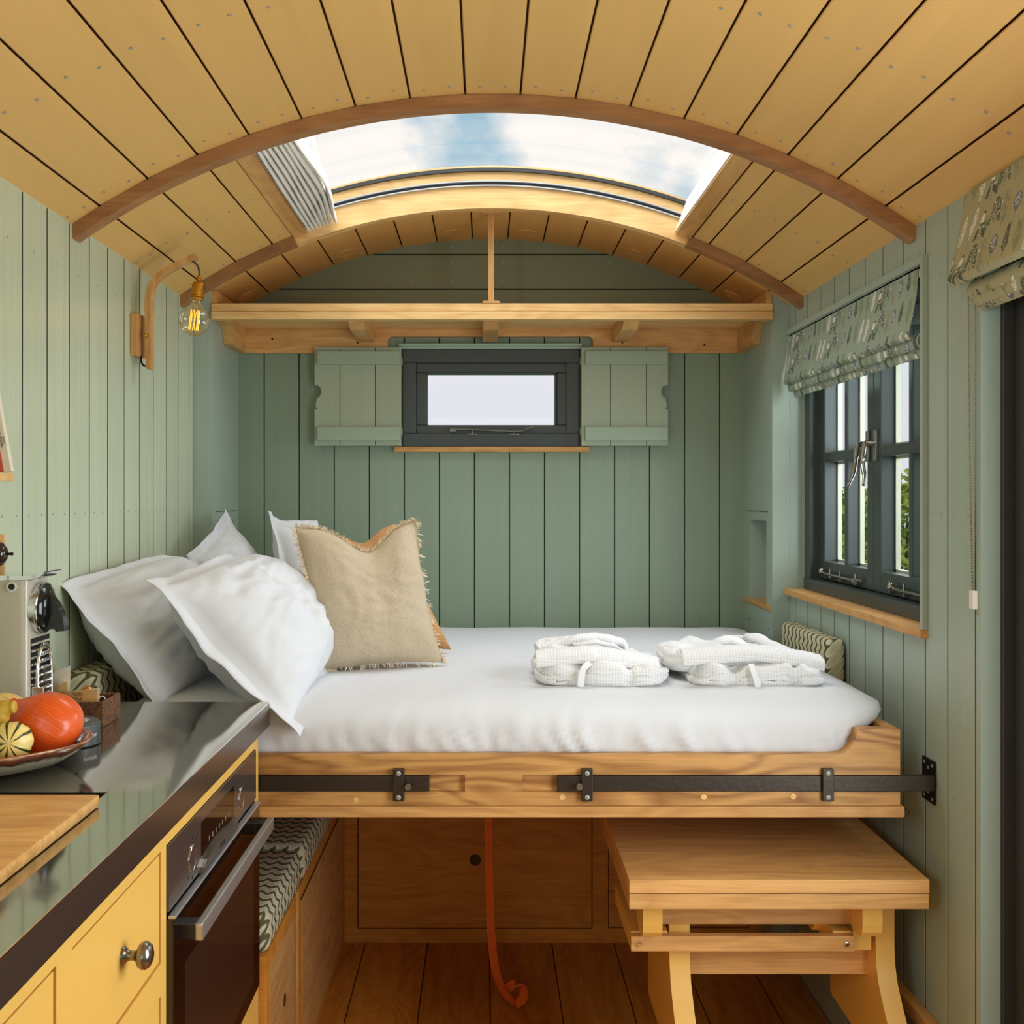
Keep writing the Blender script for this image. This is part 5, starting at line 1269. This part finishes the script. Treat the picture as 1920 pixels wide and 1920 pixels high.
# ------------------------------------------------------------------ puck, cork box, packets
pk = thing('charger_puck', (-.681, 1.80, .9766), 'dark grey round puck with white lines on top, by the cork box', 'puck')
q = Matrix.Translation((-.681, 1.80, .9766))
MB().lathe([(.040, 0), (.043, .002), (.042, .034), (.040, .0375), (.038, .0385), (0, .0385)], 48, q).build('body', pm('dark_grey_plastic', srgb(66, 68, 66), .4), pk, smooth=40)
mb = MB()
for i in range(-4, 5):
    h = math.sqrt(max(0, .024**2-(i*.0055)**2)); mb.box(-.681+i*.0055-.0012, -.681+i*.0055+.0012, 1.80-h, 1.80+h, .9766+.0385, .9766+.0388)
mb.build('lid_lines', TEXTW, pk, kind='stuff')
ang = -.62
for ch, da in (('m', 0), ('a', .13), ('g', .235), ('i', .31), ('m', .40), ('i', .50), ('x', .58)):
    if ch in 'x': continue
    a = ang+da-.13; pos = Vector((-.681+.0423*math.cos(a), 1.80+.0423*math.sin(a), .995))
    text_obj('lettering', ch, TEXTW, .0095, basis(pos, (-math.sin(a), math.cos(a), 0), (0, 0, 1)), pk, .0002)
CORK = None
def cork_mat():
    m, nt, b = base_mat('dark_cork'); tc = N(nt, 'ShaderNodeTexCoord'); v = N(nt, 'ShaderNodeTexVoronoi'); v.inputs['Scale'].default_value = 330; L(nt, tc.outputs['Object'], v.inputs[0])
    cr = N(nt, 'ShaderNodeValToRGB'); cr.color_ramp.elements[0].color = srgb(58, 34, 20); cr.color_ramp.elements[1].color = srgb(134, 92, 58); L(nt, v.outputs['Color'], cr.inputs[0]); L(nt, cr.outputs[0], b.inputs['Base Color'])
    b.inputs['Roughness'].default_value = .85; bp = N(nt, 'ShaderNodeBump'); bp.inputs['Strength'].default_value = .3; bp.inputs['Distance'].default_value = .001; L(nt, v.outputs[0], bp.inputs['Height']); L(nt, bp.outputs[0], b.inputs['Normal']); return m
bx = MB(); x0, x1, y0, y1, z0, z1 = -.800, -.677, 1.925, 2.02, .9766, 1.022; t = .006
bx.box(x0, x1, y0, y0+t, z0, z1, .002); bx.box(x0, x1, y1-t, y1, z0, z1, .002); bx.box(x0, x0+t, y0+t*.5, y1-t*.5, z0, z1, .002); bx.box(x1-t, x1, y0+t*.5, y1-t*.5, z0, z1, .002); bx.box(x0+t*.5, x1-t*.5, y0+t*.5, y1-t*.5, z0, z0+.005)
ck = bx.build('cork_box', cork_mat(), None); tag(ck, 'open dark cork box of sachets at the far end of the worktop', 'box')
def packet(px0, px1, py0, d, col, label, name='sugar_sachet', tilt=0.0, lean=.006, zb=None, grp='sachets in the cork box', txt=None, cat='sachet'):
    a = P(px0, py0, d); b = P(px1, py0+tilt, d); zb = zb or .985
    mat = pm(name+'_paper_%d' % px0, col, .5, bump=.1, bscale=80)
    mb = MB(); n = 8
    def f(s): return lambda u, v: Vector((a.x+(b.x-a.x)*u, d+lean*(1-v)+s*.0022*math.sin(PI*u)*math.sin(PI*v)+s*.0003, (a.z*(1-u)+b.z*u)*(1-v)+zb*v))
    mb.grid(f(-1), n, n); mb.grid(f(1), n, n)
    th = thing(name, ((a.x+b.x)/2, d, zb), label, cat, grp)
    mb.build('paper', mat, th, smooth=True, fixn=False)
    if txt:
        M = basis(((a.x+b.x)/2-.004, d-.0012, 1.0285), (1, 0, 0), (0, 0, 1))
        text_obj('lettering', txt, TEXTK, .0078, M, th, .0001)
    return th
packet(120, 180, 1298, 1.945, srgb(204, 158, 96), 'brown sugar sachet lettered in black at the front of the cork box', tilt=-5, txt='TATE\nLYLE')
packet(126, 185, 1297, 1.952, srgb(228, 218, 196), 'white-edged sachet standing just behind the brown lettered one', tilt=-6)
e1 = packet(96, 130, 1262, 1.965, srgb(228, 222, 204), 'tall white tea envelope with a pale orange picture in the cork box', 'tea_envelope', tilt=-13)
a = P(112, 1280, 1.958); MB().prism([(a.x-.003, 1.03), (a.x+.012, 1.03), (a.x+.012, a.z+.001), (a.x+.006, a.z+.001), (a.x+.0055, a.z+.008), (a.x+.0045, a.z), (a.x-.003, a.z-.006)], 'Y', 1.9605, 1.9611).build('printed_picture', pm('pale_orange_print', srgb(222, 184, 116), .6), e1)
packet(97, 104, 1250, 1.975, srgb(222, 214, 190), 'narrow cream envelope edge behind the tall white tea envelope', 'tea_envelope', tilt=-3)
cp = MB().lathe([(0, -.012), (.010, -.009), (.014, 0), (.010, .009), (0, .012)], 24, Matrix.Translation(P(163, 1298, 1.985))).build('copper_bowl', pm('copper', srgb(190, 116, 60), .25, .9), None, smooth=True)
tag(cp, 'small rounded copper object peeping over the sachets', 'ornament')
cp.location.z = cp.location.z
lp = MB().tube(bez([(-.699, 1.958, .983), (-.696, 1.958, 1.02), (-.690, 1.962, 1.026), (-.686, 1.966, 1.016), (-.688, 1.970, .983)], 6), .0009, 6).build('tea_string', TEXTW, None); tag(lp, 'thin white tea string looping out of the cork box', 'string')

# ------------------------------------------------------------------ coffee machine
cm = thing('coffee_machine', (-.83, 1.9, .9766), 'cream coffee machine with chrome and black spout on the worktop', 'coffee machine')
mb = MB(); yb0, yb1 = 1.850, 1.945
def rbox(x0, x1, y0, y1, z0, z1, r, n=6):
    pts = []
    for cx, cy, a in ((x1-r, y0+r, -PI/2), (x1-r, y1-r, 0), (x0+r*.3, y1-r*.3, PI/2), (x0+r*.3, y0+r*.3, PI)):
        rr_ = r if cx > (x0+x1)/2 else r*.3
        for i in range(n+1): pts.append((cx+rr_*math.cos(a+PI/2*i/n), cy+rr_*math.sin(a+PI/2*i/n)))
    return pts
mb.prism(rbox(-.842, -.778, yb0, yb1, 0, 0, .014), 'Z', .9766, 1.243); mb.build('body', CREAMP, cm, smooth=30)
MB().lathe([(0, 0), (.0078, 0), (.0085, .001), (.0085, .0035), (.007, .004), (.0055, .0028), (0, .0028)], 24, basis(P(23, 1100, 1.85), (1, 0, 0), (0, 0, 1))).build('button', WHITEP, cm, smooth=40)
MB().lathe([(.0050, .003), (.0050, .0042), (0, .0042)], 20, basis(P(23, 1100, 1.85), (1, 0, 0), (0, 0, 1))).build('button_cap', BLACKM, cm)
def lid(u, v):
    th = 2*PI*u; return None
pts = []
prof = [(q[0]-(.014 if q[0] > -.81 else -.030), q[1]) for q in [(-.872, 1.243), (-.80, 1.2435), (-.765, 1.244), (-.752, 1.2455), (-.742, 1.250), (-.7355, 1.256), (-.7365, 1.258), (-.743, 1.2545), (-.752, 1.251), (-.765, 1.2505), (-.80, 1.2515), (-.872, 1.2515)]]
MB().prism(prof, 'Y', yb0-.002, yb1-.02).build('lid_lever', CHROME, cm, smooth=50)
# round head on the front
hc = Vector((-.775, 1.897, 1.192))
Mh = basis(hc, (0, 1, 0), (0, 0, 1))
MB().lathe([(.043, -.010), (.043, .004), (.045, .006), (.045, .009), (.042, .010), (.041, .007), (0, .007)], 48, Mh).build('head_ring', CHROME, cm, smooth=40)
MB().lathe([(.041, .0072), (.038, .014), (.024, .020), (0, .022)], 40, Mh).build('head_cap', BLACKP, cm, smooth=60)
mb = MB(); pth = [(-.758, 1.897, 1.226), (-.745, 1.895, 1.216), (-.733, 1.893, 1.202), (-.7245, 1.892, 1.186), (-.7205, 1.892, 1.170), (-.7195, 1.892, 1.157)]
pth = bez([(q[0]-.013, q[1], q[2]-.004) for q in pth], 5); mb.ribbon(pth, .020, .008, (0, 1, 0)); mb.build('spout_shield', BLACKP, cm, smooth=50)
sp_pts = [(-.757, 1.223), (-.745, 1.213), (-.735, 1.201), (-.728, 1.186), (-.7245, 1.170), (-.7235, 1.157), (-.731, 1.155), (-.733, 1.160), (-.757, 1.162)]
sp_pts = [(q[0]-.013, q[1]-.004) for q in sp_pts]
MB().prism(sp_pts, 'Y', 1.884, 1.905).build('spout', BLACKP, cm)
# louvres
mb = MB(); mb.box(-.7785, -.7772, 1.862, 1.940, 1.0, 1.142); mb.build('grille_back', BLACKP, cm)
mb = MB()
for i in range(11): z = 1.132-i*.0115; mb.box(-.7775, -.7752, 1.862, 1.940, z-.0018, z+.0018)
mb.build('grille_slats', CREAMP, cm, kind='stuff')
mb = MB(); arch = []
for i in range(25):
    a = PI*i/24; arch.append((-.768, 1.895-.030*math.cos(a), 1.068+.062*math.sin(a)**.8))
arch = [(-.768, 1.865, 1.0)]+arch+[(-.768, 1.925, 1.0)]
mb.tube(arch, .0032, 8); mb.build('cup_rest_frame', CHROME, cm, smooth=50)
mb = MB()
for i in range(9):
    z = 1.115-i*.0125; hw = .030 if z < 1.068 else .030*math.sqrt(max(0, 1-((z-1.068)/.062)**2)); mb.tube([(-.768, 1.895-hw, z), (-.768, 1.895+hw, z)], .0022, 6)
mb.build('cup_rest_bars', CHROME, cm, kind='stuff', smooth=True)
MB().box(-.776, -.748, 1.864, 1.926, .9766, .998, .003).build('drip_tray', BLACKP, cm)
MB().tube([(-.753, 1.868, 1.0), (-.753, 1.924, 1.0)], .0035, 8).build('tray_bar', CHROME, cm)
MB().box(-.777, -.757, 1.862, 1.867, .99, 1.06, .002).build('tray_bracket', CHROME, cm)

# ------------------------------------------------------------------ switches, book ledge
sw = thing('light_switch', (XL, 1.90, 1.25), 'brown bakelite dome switches on an oak block on the left wall', 'switch')
MB().box(XL, XL+.010, 1.86, 1.955, 1.195, 1.318, .002).build('oak_pattress', OAK_Z, sw)
for z in (1.284, 1.228):
    q = basis((XL+.010, 1.932, z), (0, 1, 0), (0, 0, 1))
    d_ = MB().lathe([(.021, 0), (.021, .003), (.0195, .005), (.0165, .0055), (.015, .009), (.010, .0125), (.004, .014), (0, .014)], 32, q).build('switch_dome', pm('brown_bakelite', srgb(44, 28, 22), .15, 0, .7), sw, smooth=35)
    MB().lathe([(.0025, .012), (.0022, .019), (.003, .0215), (.0025, .0245), (0, .025)], 12, q).build('toggle', BLACKM, d_, smooth=True)
bl = thing('book_ledge', (-.84, 1.80, 1.41), 'narrow pale oak book ledge at the left edge', 'shelf')
MB().box(XL, -.768, 1.45, 1.772, 1.4105, 1.4245, .002).build('ledge', OAK_LX, bl)
def book(x0, w, hgt, col, label, texts, lean=.176, yb=1.762, T=.011):
    b0 = Vector((x0, yb, 1.4252)); o = thing('book', b0, label, 'book', 'books on the ledge')
    c, s_ = math.cos(lean), math.sin(lean); ux = Vector((c, 0, s_)); uz = Vector((-s_, 0, c))
    vs = [b0+ux*(w*i)+uz*(hgt*j)+Vector((0, T*k_, 0)) for k_ in (0, 1) for j in (0, 1) for i in (0, 1)]
    MB().add([v[:] for v in vs], [(0, 1, 3, 2), (4, 6, 7, 5), (0, 4, 5, 1), (2, 3, 7, 6), (0, 2, 6, 4), (1, 5, 7, 3)]).build('cover', pm('book_cover_%d' % int(x0*-1000), col, .45), o)
    for tx, off, sz, mt, side in texts:
        M = basis(b0+ux*w*side+uz*hgt*off+Vector((0, -.0006, 0)), tuple(-uz), tuple(ux)); text_obj('lettering', tx, mt, sz, M, o, .0001)
book(-.7795, .0115, .17, srgb(226, 220, 200), 'white paperback leaning on the ledge with dark capital lettering', [('WATER', .62, .0085, TEXTK, .45), ('JOHN', .30, .0045, TEXTK, .78), ('LEWIS-STEMPEL', .33, .0050, TEXTK, .35)])
book(-.7915, .0115, .155, srgb(204, 84, 62), 'orange-red paperback leaning beside the white one', [('ANTHONY', .35, .006, pm('gold_lettering', srgb(232, 170, 90), .5), .5)])
book(-.8030, .0110, .15, srgb(170, 160, 170), 'pale lilac paperback leaning nearest the left wall', [])

# ------------------------------------------------------------------ outside: meadow, shrubs
gd = MB().box(-60, 60, -60, 60, -.9, -.8).build('ground', pm('meadow_grass', srgb(96, 120, 60), .9, var=.3, vscale=1.5), None, origin=(0, 0, -.8)); tag(gd, kind='structure')
LEAF = pm('shrub_leaf', srgb(176, 192, 84), .55, var=.5, vscale=7)
STEM = pm('shrub_stem', srgb(90, 72, 48), .8)
def shrub(cx, cy, r, htop, seed, label, nl=2600):
    o = thing('shrub', (cx, cy, -.8), label, 'shrub', 'shrubs outside the right window'); rd = random.Random(seed); mb = MB(); st = MB()
    for b_ in range(14):
        a = rd.uniform(0, 2*PI); e = Vector((cx+r*.7*math.cos(a)*rd.random(), cy+r*.7*math.sin(a)*rd.random(), htop-.1-rd.random()*.5))
        st.tube(bez([(cx+.05*math.cos(a), cy+.05*math.sin(a), -.8), (cx+(e.x-cx)*.4, cy+(e.y-cy)*.5, .2), e], 4), [.025-.0025*i for i in range(9)], 6)
    for _ in range(nl):
        a = rd.uniform(0, 2*PI); zz = rd.random()**.6; rad = r*math.sqrt(rd.uniform(.35, 1))*(1-.75*zz**3)
        c = Vector((cx+rad*math.cos(a), cy+rad*math.sin(a), -.7+(htop+.7)*zz+rd.uniform(-.08, .08)))
        d = Vector((rd.uniform(-1, 1), rd.uniform(-1, 1), rd.uniform(-.6, .9))).normalized(); s = d.cross(Vector((rd.uniform(-1, 1), rd.uniform(-1, 1), rd.uniform(-1, 1)))).normalized(); l = rd.uniform(.03, .065)
        up_ = d.cross(s)*l*.18; b = len(mb.v)
        mb.v += [(c-d*l)[:], (c+s*l*.45+up_)[:], (c+d*l)[:], (c-s*l*.45+up_)[:]]; mb.f += [(b, b+1, b+2), (b, b+2, b+3)]
    st.build('stem', STEM, o, smooth=True); mb.build('foliage', LEAF, o, kind='stuff', fixn=False)
shrub(2.72, 7.1, .62, 1.48, 1, 'bushy green shrub outside, seen through the nearer casement panes')
shrub(2.75, 8.3, .55, 1.42, 2, 'leafy shrub outside behind the window handles')
shrub(3.1, 9.7, .55, 1.18, 3, 'lowest leafy shrub outside, seen through the far pane')
